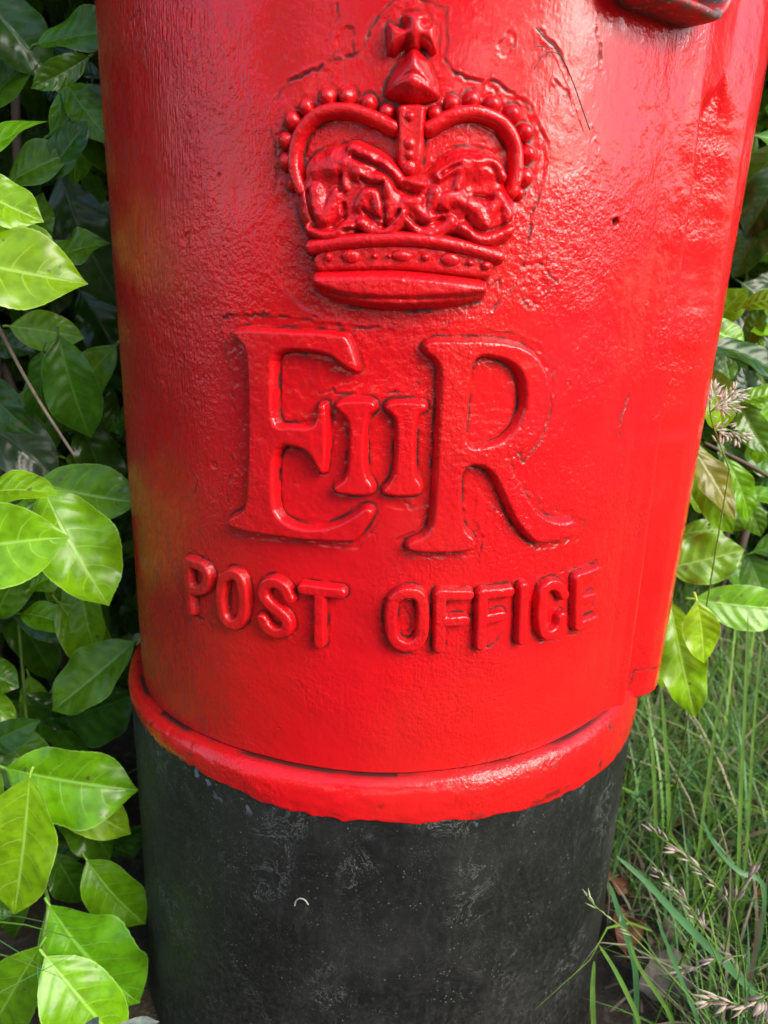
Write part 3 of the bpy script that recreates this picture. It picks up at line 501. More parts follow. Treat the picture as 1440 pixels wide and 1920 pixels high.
def flange(deg, z):
    e = 49+8*np.clip((.46-z)/.46, 0, 1)+.35*vn(z*22, z*0, 5)+.15*vn(z*75, z*0, 6)+.03*vn(deg*.8, z*60, 7)
    a = np.interp(deg-e, FX, FH); b_ = np.interp(deg-e, FX, FH2); t = sm(z+.006*vn(deg*.5, z*0, 8)+.002*vn(deg*2, z*0, 9), .452, .472)
    return (a*(1-t)+b_*t)/1000
def lump(u, v):
    """uneven old paint, mm"""
    r = sm(u, 40, 170)*sm(v, 180, 420)
    return .45*fbm(u/45, v/45, 1, 2)+.13*fbm(u/11, v/11, 11, 2)+(.05+.07*r)*vn(u/5.2, v/5.8, 21)+.018*vn(u/2.1, v/2.6, 23)
# graded grid: fine where the relief is, coarse elsewhere
ST = .85
us = np.concatenate([np.linspace(-754, -330, 60)[:-1], np.arange(-330, 335, ST), np.linspace(335, 754, 60)[1:]])
zs = np.concatenate([np.arange(0, 566, ST), np.linspace(570, 960, 30)])
U, V = np.meshgrid(us, zs); DEG = np.degrees(U/240)
Hh = lump(U, V); G = np.zeros(U.shape)
iu0 = 59
def window(pts, pad):
    P = np.asarray(pts); a = np.searchsorted(us, P[:, 0].min()-pad); b_ = np.searchsorted(us, P[:, 0].max()+pad)
    c = np.searchsorted(zs, P[:, 1].min()-pad); d = np.searchsorted(zs, P[:, 1].max()+pad); return slice(c, d), slice(a, b_)
HALO = [np.array(h) for h in DATA['halo']]
for k, P in enumerate(HALO):
    w = window(P, 12); u, v = U[w], V[w]; s = sd_poly(u, v, P)+1.6*fbm(u/7, v/7, 31, 3)
    ins = sm(s, -.5, .6); edge = np.exp(-((s+.6)/1.1)**2)
    Hh[w] += -.5*ins*(.5+.5*sm(fbm(u/22, v/22, 32, 2), -.3, .2))+.28*edge*(.3+.7*fbm(u/9, v/9, 33, 2))+ins*(.26*fbm(u/3.6, v/3.6, 35, 3)+.20*np.abs(fbm(u/8, v/8, 36, 2)))
    G[w] = np.maximum(G[w], .85*np.exp(-(s/.5)**2)*sm(fbm(u/7, v/7, 37, 3), .0, .3))
def crack(L, wdt=.68, lip=.42, dep=.7, gr=1.0, jit=1.5):
    L = np.asarray(L, float)
    Q = [L[0]]
    for a, b_ in zip(L[:-1], L[1:]):
        m_ = max(1, int(np.hypot(*(b_-a))/2.2))
        for i in range(1, m_+1): Q.append(a+(b_-a)*i/m_+(rng.normal(0, jit*.5, 2) if i < m_ else 0))
    w = window(Q, 5); u, v = U[w], V[w]; d = d_line(u, v, Q)
    br = sm(fbm(u/7, v/7, 41, 3), -.3, .08)*(.6+.4*sm(fbm(u/16, v/16, 42, 2), -.2, .2))
    ww = wdt*(.8+.9*np.abs(vn(u/4, v/4, 43)))
    Hh[w] += (-dep*np.exp(-(d/ww)**2)+lip*np.exp(-((d-1.3)/.8)**2)*(.2+1.1*np.abs(fbm(u/4, v/4, 44, 2))))*br
    G[w] = np.maximum(G[w], gr*np.exp(-(d/ww)**2)*br)
for L in DATA['cracks']: crack(L)
for _ in range(230):                      # small random scuffs and flakes
    u0 = rng.uniform(-190, 250); v0 = rng.uniform(5, 520); a = rng.normal(math.pi/2, .7); l = rng.uniform(1.0, 4.5)
    crack([(u0, v0), (u0+l*math.cos(a), v0+l*math.sin(a)), (u0+l*1.7*math.cos(a+.6), v0+l*1.7*math.sin(a+.6))], .4, .3, .3, rng.uniform(0, .55), .8)
for cu, cv, r in DATA['chips']:
    w = window([(cu, cv)], r+6); u, v = U[w], V[w]; d = np.hypot(u-cu, v-cv)+r*.9*fbm(u/4.5, v/4.5, 51, 3)+.15*r
    Hh[w] += -.45*sm(d, r, r-1.2)+.22*np.exp(-((d-r-.6)/.9)**2)*(.5+fbm(u/3, v/3, 57, 2))+.3*fbm(u/2.5, v/2.5, 53, 2)*sm(d, r, r-2)
    G[w] = np.maximum(G[w], .7*np.exp(-((d-r+.5)/.6)**2)*sm(fbm(u/4, v/4, 55, 2), -.2, .3))
cu, cv = DATA['hole']; w = window([(cu, cv)], 9); d = np.hypot(U[w]-cu, V[w]-cv); Hh[w] += -4*sm(d, 2.6, 1.4)+.5*np.exp(-((d-3.4)/1)**2); G[w] = np.maximum(G[w], sm(d, 2.6, 1.8))
# raised shapes -------------------------------------------------------------
def prof(s, H, w, b0=0.0, pw=2.1):
    t = np.clip(s/w, 0, 1); return np.where(s > 0, b0+H*(1-(1-t)**pw), b0+s*2.5)
def f_poly(P, H, w, b0=0.0, holes=(), it=2, pw=2.1, grow=0.0):
    P = chaikin(P, it); hs = [chaikin(h, 2) for h in holes]
    def f(u, v):
        s = sd_poly(u, v, P)
        for h in hs: s = np.minimum(s, -sd_poly(u, v, h))
        s = s+grow; return prof(s+.22*fbm(u/3, v/3, 61, 2), H, w, b0, pw), s
    return f, P
def f_line(L, H, r, b0=0.0, it=2, flat=1.0):
    L = chaikin(L, it, False)
    def f(u, v):
        s = r-d_line(u, v, L); t = np.clip(1-s/r, 0, 1)
        return np.where(s > 0, b0+H*np.sqrt(np.maximum(1-t**(2*flat), 0)), b0+s*2.5), s
    return f, np.concatenate([L-r, L+r])
def f_bead(c, H, a, b_, b0=0.0):
    def f(u, v):
        q = np.hypot((u-c[0])/a, (v-c[1])/b_); s = (1-q)*min(a, b_)
        return np.where(s > 0, b0+H*np.sqrt(np.maximum(1-q*q, 0)), b0+s*2.5), s
    return f, np.array([(c[0]-a, c[1]-b_), (c[0]+a, c[1]+b_)])
def relief(name, parent, fields, step=.55, b0=0.0, dirt=True, extra=None, label=None, k=.7, blur=1, creases=()):
    B = np.concatenate([q for _, q in fields]); pad = 2.5
    u = np.arange(B[:, 0].min()-pad, B[:, 0].max()+pad, step); v = np.arange(B[:, 1].min()-pad, B[:, 1].max()+pad, step)
    uu, vv = np.meshgrid(u, v); h = None; s = None
    for f, _ in fields:
        a, sa = f(uu, vv)
        if h is None: h, s = a, sa
        else:
            t = np.clip(.5+.5*(h-a)/k, 0, 1); h = a*(1-t)+h*t+k*t*(1-t); s = np.maximum(s, sa)
    if extra is not None: h = h+extra(uu, vv)
    for _ in range(blur):
        hc = np.maximum(h, b0-3); hc = (np.roll(hc, 1, 0)+2*hc+np.roll(hc, -1, 0))/4; h = (np.roll(hc, 1, 1)+2*hc+np.roll(hc, -1, 1))/4
    h = h+np.where(s > 0, .22*fbm(uu/5.5, vv/5.5, 63, 2)+.09*fbm(uu/2.2, vv/2.2, 64, 2), 0)
    keep = h > b0-1.6
    F = grid_faces(len(v), len(u)); F = F[keep.ravel()[F].any(1)]
    used = np.unique(F); mp = np.zeros(uu.size, np.int64); mp[used] = np.arange(len(used)); F = mp[F]
    hh = np.maximum(h, b0-2.6)
    r = Rz(vv/1000)+(hh+lump(uu, vv))/1000; th = uu/240
    P = np.stack([r*np.sin(th), -r*np.cos(th), vv/1000], -1).reshape(-1, 3)[used]
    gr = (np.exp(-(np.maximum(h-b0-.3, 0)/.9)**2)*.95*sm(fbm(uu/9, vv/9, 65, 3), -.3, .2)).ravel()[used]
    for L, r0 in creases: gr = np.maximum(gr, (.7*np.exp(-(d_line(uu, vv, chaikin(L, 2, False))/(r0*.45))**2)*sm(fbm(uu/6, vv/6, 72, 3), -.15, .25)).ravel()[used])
    if not dirt: gr = gr*.4
    o = mesh_obj(name, P, F, RED, parent, attrs={'grime': gr, 'dust': np.clip((-uu.ravel()[used]-60)/160, 0, .5)})
    if label: o['label'] = label
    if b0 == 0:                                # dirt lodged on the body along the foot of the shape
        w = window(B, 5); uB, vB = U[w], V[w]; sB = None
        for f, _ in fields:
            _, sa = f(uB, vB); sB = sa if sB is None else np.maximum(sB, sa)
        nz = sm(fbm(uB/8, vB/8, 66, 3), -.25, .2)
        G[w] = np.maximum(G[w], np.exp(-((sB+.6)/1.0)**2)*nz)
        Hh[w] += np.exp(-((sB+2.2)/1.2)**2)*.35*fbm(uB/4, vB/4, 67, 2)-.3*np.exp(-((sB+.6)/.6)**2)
    return o
D = DATA
body = bpy.data.objects.new('body', bpy.data.meshes.new('body'))      # filled below, once the dirt of the reliefs is known
COL.objects.link(body); body.parent = box; body.matrix_parent_inverse = Matrix.Translation(box.location).inverted()
# crown
fields = [f_poly(D['cap'], 8.5, 8)]+[f_poly(L, 5.5, 13, 6.0, pw=2.0) for L in D['lobes']]
fields += [f_line(L, 5.0, r*1.45, 6.6) for L, r in D['orn']]+[f_poly(D['bib'], 4.2, 5.0, 7.5)]
def cap_lumps(u, v):
    h = 1.5*fbm(u/12, v/15, 68, 2)+.5*fbm(u/4.5, v/4.5, 69, 2)
    for L, r in D['grooves']:
        d = d_line(u, v, chaikin(L, 2, False)); h = h-3.6*np.exp(-(d/(r*(.7+.35*vn(u/4, v/4, 70))))**2)
    return h
crown = relief('crown', box, fields, label='raised royal crown', k=1.5, extra=cap_lumps, blur=1, creases=D['grooves'])
crossf = f_poly(D['cross'], 9.0, 5.0, it=1, grow=.8)
def cross_dip(u, v):
    c = np.array(D['cross']).mean(0); return -1.6*np.exp(-(((np.abs(u-c[0])-6)/3)**2+((v-c[1])/4)**2))*0+1.2*np.exp(-(np.hypot(u-c[0], v-c[1]-2)/4)**2)
relief('cross', crown, [crossf], extra=cross_dip)
def orb_ridge(u, v):
    c = np.array(D['orb']); m_ = c.mean(0); vt = (v-c[:, 1].min())/(np.ptp(c[:, 1])); return 1.8*np.exp(-((u-m_[0])/3.5)**2)-1.0*np.exp(-((vt-.36-.1*np.cos((u-m_[0])/4))/.05)**2)
relief('orb', crown, [f_poly(D['orb'], 12.5, 10, pw=2.3)], extra=orb_ridge)
def stem_prof(u, v):
    m_ = np.array(D['stem'])[:, 0].mean(); x = np.abs(u-m_)/18; return -1.8*np.exp(-(x/.42)**2)
stem = relief('arch', crown, [f_poly(D['stem'], 10, 3.2)], extra=stem_prof)
for u0, v0, r in D['stem_beads']: relief('jewel', crown, [f_bead((u0, v0), 3.0, r*.62, r*.62, 7.2)], b0=7.2)
for kk in ('archL', 'archR'): relief('arch', crown, [f_line(D[kk], 7.5, 4.3, flat=1.35)])
for u0, v0, r in D['pearls']: relief('pearl', crown, [f_bead((u0, v0), r*1.35, r*1.12, r*1.12)])
relief('jewel_band', crown, [f_poly(D['band'], 8.6, 4)])
relief('rim', crown, [f_line(D['rim'], 5.4, 4.2, 7.0)], b0=7.0)
for u0, v0, a, b_ in D['jewels']: relief('jewel', crown, [f_bead((u0, v0), 3.4, a, b_, 8.0)], b0=8.0)
CRE = chaikin(D['crease'], 2, False)
def crease(u, v):
    d = d_line(u, v, CRE); vl = np.interp(u, CRE[:, 0], CRE[:, 1]); return -2.6*np.exp(-(d/1.7)**2)-1.6*sm(vl-v, 0, 5)
relief('fur_roll', crown, [f_poly(D['roll'], 15, 8, pw=2.4, it=1)], extra=crease, creases=[(D['crease'], 1.6)])
# cipher and lettering
relief('letter', box, [f_poly(D['E'], 7.4, 4.2, pw=2.8, grow=.7)], label='large raised letter E')
relief('letter', box, [f_poly(D['R'], 7.4, 4.2, pw=2.8, grow=.7, holes=[D['Rhole']])], label='large raised letter R')
for kk in ('I1', 'I2'): relief('letter', box, [f_poly(D[kk], 6.8, 3.9, pw=2.8, grow=.8)], label='raised Roman numeral stroke')
for ch, S in D['text']: relief('letter', box, [f_line(s, 6.2, 4.7, it=2, flat=2.8) for s in S], label='raised letter '+ch, k=.3)
# body mesh
zz = V/1000; xe = DEG-(49+8*np.clip((.46-zz)/.46, 0, 1)+.35*vn(zz*22, zz*0, 5)+.15*vn(zz*75, zz*0, 6)+.03*vn(DEG*.8, zz*60, 7))
G = np.maximum(G, .8*np.exp(-((xe-2.0)/.45)**2)*sm(fbm(U/9, V/30, 58, 3), -.2, .3)*(zz < .455))
zb = ZJ(DEG)+.0005; zw = zz+zb*(1-np.clip(zz/.05, 0, 1))
R_ = Rz(zz)+flange(DEG, zz)+Hh/1000
dust = np.clip((-U-95)/130, 0, 1)*.85+.5*np.clip((-U-40)/150, 0, 1)*np.clip((200-V)/200, 0, 1)
worn = np.exp(-(((U-165)/26)**2+((V-462)/14)**2))
dust = np.clip(dust+.0*worn, 0, 1)
th = U/240
P = np.stack([R_*np.sin(th), -R_*np.cos(th), zw], -1)
rim = P[0].copy(); rim[:, :2] *= .972; rim[:, 2] += .002
P2 = np.concatenate([rim[None], P]); nr, nc = P2.shape[:2]
F = grid_faces(nr, nc)
G2 = np.concatenate([np.ones((1, nc)), G]); G2[1] = np.maximum(G2[1], .85)
tmp = mesh_obj('tmp', P2.reshape(-1, 3), F, RED, attrs={'grime': np.clip(G2, 0, 1).ravel(), 'dust': np.concatenate([dust[:1], dust]).ravel()})
body.data = tmp.data; bpy.data.objects.remove(tmp); body.data.name = 'body'
body['label'] = 'red body with thick flaking gloss paint'
# collar
deg = np.arange(-180, 180, .35); TH = np.radians(deg)
top = ZC(deg); bot = ZP(deg)+.0009*fbm(deg/3, deg*0, 71, 4)*2.2+.0012*vn(deg/1.1, deg*0, 74)*(vn(deg/9, deg*0, 75) > .1)
cp = [(.0, .2300), (-.01, .2375), (.01, .2405), (.05, .2438), (.13, .2464), (.25, .2485), (.40, .2498), (.55, .2503), (.70, .2504), (.86, .2502), (.95, .2500), (1.0, .2497), (1.0, .2478)]
cp = chaikin(cp, 1, False)
rows = []; gr = []
for t, r in cp:
    z = top+(bot-top)*t; lu = .0007*fbm(deg/7+t*1.5, deg*0+t*3, 77, 3)+.0003*vn(deg/1.6, deg*0+t*14, 79)
    rr = r+(lu if .02 < t < .99 else 0); rows.append(np.stack([rr*np.sin(TH), -rr*np.cos(TH), z], -1))
    gr.append((.95 if t < .015 else max(0, .6-t*9))*sm(fbm(deg/9, deg*0+t*4, 81, 3), -.7, .2)+(.55*sm(fbm(deg/4, deg*0+t*6, 83, 3), .15, .4) if t > .85 else .75*sm(fbm(deg/3.3, deg*0+t*5, 85, 3), .56, .64)))
rows = np.array(rows)
mesh_obj('collar', rows.reshape(-1, 3), grid_faces(len(rows), len(deg), True), RED, box, attrs={'grime': np.clip(np.array(gr), 0, 1).ravel(), 'dust': np.tile(np.clip((-deg-25)/60, 0, .6), len(rows))})
# black base
zs2 = np.linspace(-.022, GZ-.06, 90); DD, ZZ = np.meshgrid(np.arange(-180, 180, 1.0), zs2)
rr = .2487+.0006*fbm(DD/9, ZZ*40, 87, 3)+.0003*fbm(DD/2.5, ZZ*120, 88, 2)+.004*sm(ZZ, GZ+.05, GZ-.02)
P = np.stack([rr*np.sin(np.radians(DD)), -rr*np.cos(np.radians(DD)), ZZ], -1)
bs = mesh_obj('base', P.reshape(-1, 3), grid_faces(len(zs2), 360, True), BLACK, box); bs['label'] = 'dusty black painted base'
# upper part, above the frame: shoulder, cap and its rim
def lathe(name, prof_, mat, n_=128):
    a = np.linspace(0, 2*math.pi, n_, endpoint=False); q = np.array(prof_)
    P = np.stack([q[:, :1]*np.sin(a), -q[:, :1]*np.cos(a), np.repeat(q[:, 1:], n_, 1)], -1)
    return mesh_obj(name, P.reshape(-1, 3), grid_faces(len(q), n_, True), mat, box, attrs={'grime': np.zeros(len(q)*n_), 'dust': np.zeros(len(q)*n_)})
lathe('cap', chaikin([(.235, .955), (.262, .957), (.275, .968), (.280, .985), (.276, 1.0), (.268, 1.01), (.262, 1.03), (.24, 1.06), (.18, 1.09), (.10, 1.105), (.0005, 1.11)], 2, False), RED)
# hooded plate holder on the right, its open underside in view
def hood():
    t0, t1, z0, z1 = math.radians(25.5), math.radians(46.5), .4905, .72; tc = (t0+t1)/2; hw = (t1-t0)/2*.25
    out = []   # outline in (arc metres, z), U shape with rounded lower corners
    rc = .021
    def arc(cx, cz, a0, a1, m=7): return [(cx+rc*math.cos(a0+(a1-a0)*i/(m-1)), cz+rc*math.sin(a0+(a1-a0)*i/(m-1))) for i in range(m)]
    pts = [(-hw, z1)]+arc(-hw+rc, z0+rc, math.pi, 1.5*math.pi)+[(x, z0) for x in np.linspace(-hw+rc+.006, hw-rc-.006, 9)]+arc(hw-rc, z0+rc, 1.5*math.pi, 2*math.pi)+[(hw, z1)]
    pts = np.array(pts); c = np.array([0, .6])
    tang = np.gradient(pts, axis=0); nrm = np.stack([-tang[:, 1], tang[:, 0]], -1); nrm /= np.linalg.norm(nrm, axis=1, keepdims=True)
    rings = []
    # cross-section of the wall: (inset along normal, radius above body)
    sec = [(0, -.004), (0, .014), (.0004, .0175), (.0014, .0195), (.0030, .0202), (.0046, .0195), (.0056, .0175), (.0060, .014), (.0060, -.004)]
    for ins, h in sec:
        q = pts+nrm*ins; r = Rz(.49)+h+.0035+.0004*np.array([vn(np.array([i*.7]), np.array([h*300]), 5)[0] for i in range(len(q))]); a = tc+q[:, 0]/.25
        rings.append(np.stack([r*np.sin(a), -r*np.cos(a), q[:, 1]], -1))
    rings = np.array(rings); m = len(pts)
    o = mesh_obj('plate_holder', rings.reshape(-1, 3), grid_faces(len(sec), m), LIP, box); o['label'] = 'worn iron plate holder with rounded lower corner'
    # plate sitting inside, set back from the lip
    zz_, aa = np.meshgrid(np.linspace(z0+.024, z1, 12), np.linspace(t0+.02, t1-.02, 16)); r = Rz(.49)+.0075
    mesh_obj('plate', np.stack([r*np.sin(aa), -r*np.cos(aa), zz_], -1).reshape(-1, 3), grid_faces(16, 12), simple('plate_enamel', (.35, .02, .02), .3), o)
hood()
# small things stuck to the box
def onbox(pts, h=.0022): return [Vector(((Rz(v/1000)+h)*math.sin(u/240), -(Rz(v/1000)+h)*math.cos(u/240), v/1000)) for u, v in pts]
t = empty('dry_tendril', onbox([D['tendril'][0]])[0]); tag(t, 'thin dark dry tendril stuck to the red paint right of the crown', 'tendril')
for kk, r in (('tendril', .00035), ('tendril2', .00025), ('tendril3', .00022)):
    v_, f_ = tube(smooth_path(onbox(D[kk], .0030)), r, 5); mesh_obj('strand', np.array(v_), f_, DARK, t)
def onbase(pts, h=.001): return [Vector(((.2487+h)*math.sin(u/240), -(.2487+h)*math.cos(u/240), v/1000)) for u, v in pts]
v_, f_ = tube(smooth_path(onbase([(-58, -117), (-57.2, -112), (-54, -108.5), (-50, -109), (-47.5, -113)], .0015), 2), .0006, 6)
tag(mesh_obj('plant_scrap', np.array(v_), f_, PALE), 'tiny pale curled plant scrap stuck on the black base', 'scrap')
# ---------------------------------------------------------------- laurel leaves
LW_S = np.array([0, .03, .08, .16, .28, .40, .52, .65, .77, .86, .92, .96, 1.0]); LW_W = np.array([.03, .13, .36, .62, .86, .97, 1.0, .95, .78, .54, .29, .13, .0])
CLS = {'l': (.185, .410, .006), 'y': (.135, .330, .006), 'm': (.070, .190, .008), 'g': (.030, .100, .010), 'd': (.022, .065, .008), 'o': (.150, .170, .010), 'u': (.055, .095, .045)}
def leaf_geo(L, W, seed, ns=42, nv=15, arch=.05, fold=.16, twist=.15, wave=.02, pet=.007, droop=0.0):
    """leaf in its own frame: x base to tip, y across, z up; also its uv"""
    r = np.random.default_rng(seed)
    s = np.linspace(0, 1, ns)**.95; v = np.linspace(-1, 1, nv); S, Vv = np.meshgrid(s, v, indexing='ij')
    w = np.interp(S, LW_S, LW_W); w = .5*w+.25*np.roll(w, 1, 0)+.25*np.roll(w, -1, 0); w[0] = .02; w[-1] = .004
    teeth = 1+.009*np.where(np.abs(Vv) > .99, 1, 0)*np.sin(S*2*math.pi*19+r.uniform(0, 6))*sm(S, .1, .2)
    asym = 1+.06*r.normal()*np.sign(Vv)
    a = np.abs(Vv); y = Vv*w*W/2*teeth*asym
    ph = S-.20*a**1.5; puck = -np.cos(2*math.pi*6.5*ph+np.where(Vv > 0, 2.95, 0))*np.clip(a*(1-a)*4, 0, 1)
    z = arch*L*4*S*(1-S)+fold*W*w*(a-.45*a*a)*.9+puck*.0005*sm(S, .05, .2)*sm(1-S, .03, .2)
    z += wave*W*np.sin(S*2*math.pi*r.uniform(1.3, 2.4)+r.uniform(0, 6))*Vv*a*w*1.6
    z += -droop*L*S**3*.5
    tw = twist*r.uniform(-1, 1)*(S-.5); z = z+np.tan(tw)*y
    side = .04*L*r.uniform(-1, 1)*4*S*(1-S)
    P = np.stack([S*L, y+side, z], -1).reshape(-1, 3); F = grid_faces(ns, nv); UVs = np.stack([S, Vv*.5+.5], -1).reshape(-1, 2)
    if pet:
        tv, tf = tube([(.01*L, 0, -.0004), (-pet*.5, 0, -.001), (-pet, 0, -.004)], [.0011, .0012, .0013], 6, False)
        k = len(P); P = np.concatenate([P, np.array([tuple(q) for q in tv])]); F = np.concatenate([F, np.array(tf)+k]); UVs = np.concatenate([UVs, np.full((len(tv), 2), .5)])
    return P, F, UVs
def frame(B, T, roll, face=(.12, -.72, .68)):
    x = (T-B).normalized(); n_ = Vector(face); n_ = (n_-x*n_.dot(x)).normalized(); n_ = Matrix.Rotation(math.radians(roll), 3, x) @ n_
    y = n_.cross(x); return Matrix((x, y, n_)).transposed()
def put_leaf(row, parent, i, face, name='leaf', mat=None):
    B = Vector(row[0:3]); T = Vector(row[3:6]); W = row[6]; c = row[7]; roll = row[8]; L = (T-B).length
    r = random.Random(i*13+5)
    # wide leaves seen foreshortened keep a natural breadth
    P, F, UVs = leaf_geo(L, W*.97, i+100, arch=r.uniform(.02, .10), fold=r.uniform(.10, .28) if c != 'g' else .22, twist=.5, wave=r.uniform(.02, .09))
    Mx = frame(B, T, roll+r.uniform(-8, 8), face)
    P = P @ np.array(Mx).T
    o = mesh_obj(name, P, F, mat or LEAF, parent, loc=B, uvs=UVs)
    col = np.array(CLS[c])*r.uniform(.85, 1.15)*np.array([r.uniform(.85, 1.2), 1, 1]); o.color = (*col, 1)
    return o
def mass(name, parent, n_, place, seed, l0=.07, l1=.135):
    """many small-polygon leaves merged into one uncountable mass"""
    r = np.random.default_rng(seed); ns, nv = 6, 3
    s = np.array([0, .15, .4, .65, .88, 1]); w = np.interp(s, LW_S, LW_W); v = np.array([-1., 0, 1]); S, Vv = np.meshgrid(s, v, indexing='ij')
    base = np.stack([S-.5, Vv*w[:, None]*.21, .12*4*S*(1-S)+.06*np.abs(Vv)*w[:, None]], -1).reshape(-1, 3)
    pos = place(r, n_); n_ = len(pos); L = r.uniform(l0, l1, n_)
    x = r.normal(size=(n_, 3))+np.array([0, -.35, -.45]); x /= np.linalg.norm(x, axis=1, keepdims=True)
    f = r.normal(size=(n_, 3))*.7+np.array([0, -.7, .8]); f -= x*(f*x).sum(1, keepdims=True); f /= np.linalg.norm(f, axis=1, keepdims=True); y = np.cross(f, x)
    P = pos[:, None]+L[:, None, None]*(base[None, :, :1]*x[:, None]+base[None, :, 1:2]*y[:, None]+base[None, :, 2:]*f[:, None])
    k = len(base); F = (grid_faces(ns, nv)[None]+(np.arange(n_)*k)[:, None, None]).reshape(-1, 4)
    g = r.random(n_)**2; tint = np.array([.022, .062, .007])*(1-g[:, None])+np.array([.085, .21, .010])*g[:, None]
    tint = np.repeat(np.concatenate([tint, np.ones((n_, 1))], 1), k, 0)
    UVs = np.tile(np.stack([S, Vv*.5+.5], -1).reshape(-1, 2), (n_, 1))
    o = mesh_obj(name, P.reshape(-1, 3), F, LEAFS, parent, attrs={'tint': tint}, uvs=UVs); o['kind'] = 'stuff'; return o
def branch(parent, pts, r0, r1, mat=BARK, name='branch'):
    q = smooth_path(pts); v_, f_ = tube(q, list(np.linspace(r0, r1, len(q))), 8); return mesh_obj(name, np.array([tuple(c) for c in v_]), f_, mat, parent)
def keep_clear(p):
    rad = np.hypot(p[:, 0], p[:, 1]); return p[(rad > .36)]
bushL = empty('laurel_bush', (-.45, .25, GZ)); tag(bushL, 'glossy green laurel bush crowding the left side of the post box', 'bush')
bushR = empty('laurel_bush', (.75, .55, GZ)); tag(bushR, 'green laurel bush behind the seeding grass right of the post box', 'bush')
for i, row in enumerate(DATA['leavesL']): put_leaf(row, bushL, i, (.18, -.74, .66))
for i, row in enumerate(DATA['leavesR']): put_leaf(row, bushR, i+60, (-.10, -.74, .66))
def placeL(r, n_):
    p = np.stack([r.uniform(-1.7, .05, n_), r.uniform(.14, 1.05, n_), r.uniform(GZ, 1.8, n_)], -1)
    q = np.stack([r.uniform(-1.7, -.46, n_//3), r.uniform(-.22, .2, n_//3), r.uniform(GZ, 1.5, n_//3)], -1)
    p = np.concatenate([p, q]); vis = (p[:, 0] > -.62) & (p[:, 1] < .30) & (r.random(len(p)) < .72)
    return keep_clear(p[~vis])
def placeR(r, n_):
    p = np.stack([r.uniform(.0, 1.15, n_), r.uniform(.30, 1.0, n_), r.uniform(-.12, 1.7, n_)], -1)
    lo = p[:, 2] < -.02+.22*np.clip((.75-p[:, 1])/.4, 0, 1.2)-.1; p = p[~lo]; vis = (p[:, 1] < .42) & (r.random(len(p)) < .6)
    return keep_clear(p[~vis])
mass('foliage', bushL, 6500, placeL, 11); mass('foliage', bushR, 5000, placeR, 12)
# the thick back and top of the hedge
def placeLB(r, n_): return keep_clear(np.stack([r.uniform(-2.6, .05, n_), r.uniform(.55, 1.6, n_), r.uniform(GZ, 2.3, n_)], -1))
def placeRB(r, n_): return keep_clear(np.stack([r.uniform(.0, 1.25, n_), r.uniform(.7, 1.6, n_), r.uniform(GZ, 2.3, n_)], -1))
mass('foliage', bushL, 5500, placeLB, 13, .13, .21); mass('foliage', bushR, 3500, placeRB, 14, .13, .21)
# unseen street trees, added as dark shapes for the paint to reflect
def tree(x, y, h, rad, label, seed, n_=1500, group='unseen trees added for paint reflections'):
    t_ = empty('tree', (x, y, GZ)); tag(t_, label, 'tree', group); r0 = random.Random(seed)
    branch(t_, [(x, y, GZ-.1), (x+.1, y, GZ+h*.3), (x-.1, y+.1, GZ+h*.75)], .22, .07, BARK, 'trunk')
    for k in range(5):
        a = k*1.26+r0.random(); z = GZ+h*(.32+.07*k); branch(t_, [(x, y, z), (x+rad*.4*math.cos(a), y+rad*.4*math.sin(a), z+h*.12), (x+rad*.8*math.cos(a), y+rad*.8*math.sin(a), z+h*.2)], .09, .03, BARK, 'limb')
    def pl(r, n_):
        c = r.normal(size=(26, 3)); c /= np.linalg.norm(c, axis=1, keepdims=True); c *= r.uniform(.35, 1, (26, 1))
        k = r.integers(0, 26, n_); q = c[k]*np.array([rad, rad, h*.36])+r.normal(size=(n_, 3))*rad*.20
        return q+np.array([x, y, GZ+h*.62])
    mass('crown', t_, n_, pl, seed, .22, .5)
def hedge(x0, x1, y0, y1, h, n_, label, seed):  # unseen, added to darken the low horizon mirrored in the red paint
    e_ = empty('hedge', ((x0+x1)/2, (y0+y1)/2, GZ)); tag(e_, label, 'hedge'); e_['group'] = 'unseen hedges added for paint reflections'
    def pl(r, n_):
        p = np.stack([r.uniform(x0, x1, n_), r.uniform(y0, y1, n_), GZ+r.uniform(0, h, n_)], -1); p[:, 2] += .25*np.sin(p[:, 0]*1.7)*np.sin(p[:, 1]*2.1+1)*(p[:, 2]-GZ)/h; return p
    mass('foliage', e_, n_, pl, seed, .25, .45)
hedge(-2.2, 16, -13.2, -12, 2.6, 3600, 'unseen long clipped green hedge beside the house, added for paint reflections', 51); hedge(13, 14.2, -11.5, .5, 2.2, 2200, 'unseen clipped green hedge on the far right, added for paint reflections', 52)
tree(-1.6, -9.5, 6.5, 2.3, 'unseen leafy green street tree added for paint reflections, nearest the house', 41); tree(2.3, -9, 7.5, 2.6, 'unseen leafy green street tree added for paint reflections, tallest of three', 42); tree(6.2, -8, 6.0, 2.2, 'unseen leafy green street tree added for paint reflections, farthest right', 43)
branch(bushL, DATA['twig'][::-1] and DATA['twig'], .0016, .0012, TWIG, 'twig')
branch(bushL, DATA['stemB'], .003, .0045, GREENSTEM, 'stem')
for L_ in DATA['stemsX']: branch(bushL, L_, .0022, .0016, GREENSTEM, 'stem')
branch(bushR, DATA['stemR'], .0016, .0024, BARK, 'stem')
r = random.Random(3)
for k in range(9):
    x = -.95+k*.085; y = r.uniform(.10, .4)
    branch(bushL, [(x, y, GZ-.02), (x+r.uniform(-.06, .06), y+r.uniform(-.05, .05), 0), (x+r.uniform(-.12, .12), y+r.uniform(-.08, .06), .45), (x+r.uniform(-.2, .2), y+r.uniform(-.1, .1), 1.0)], .008, .004)
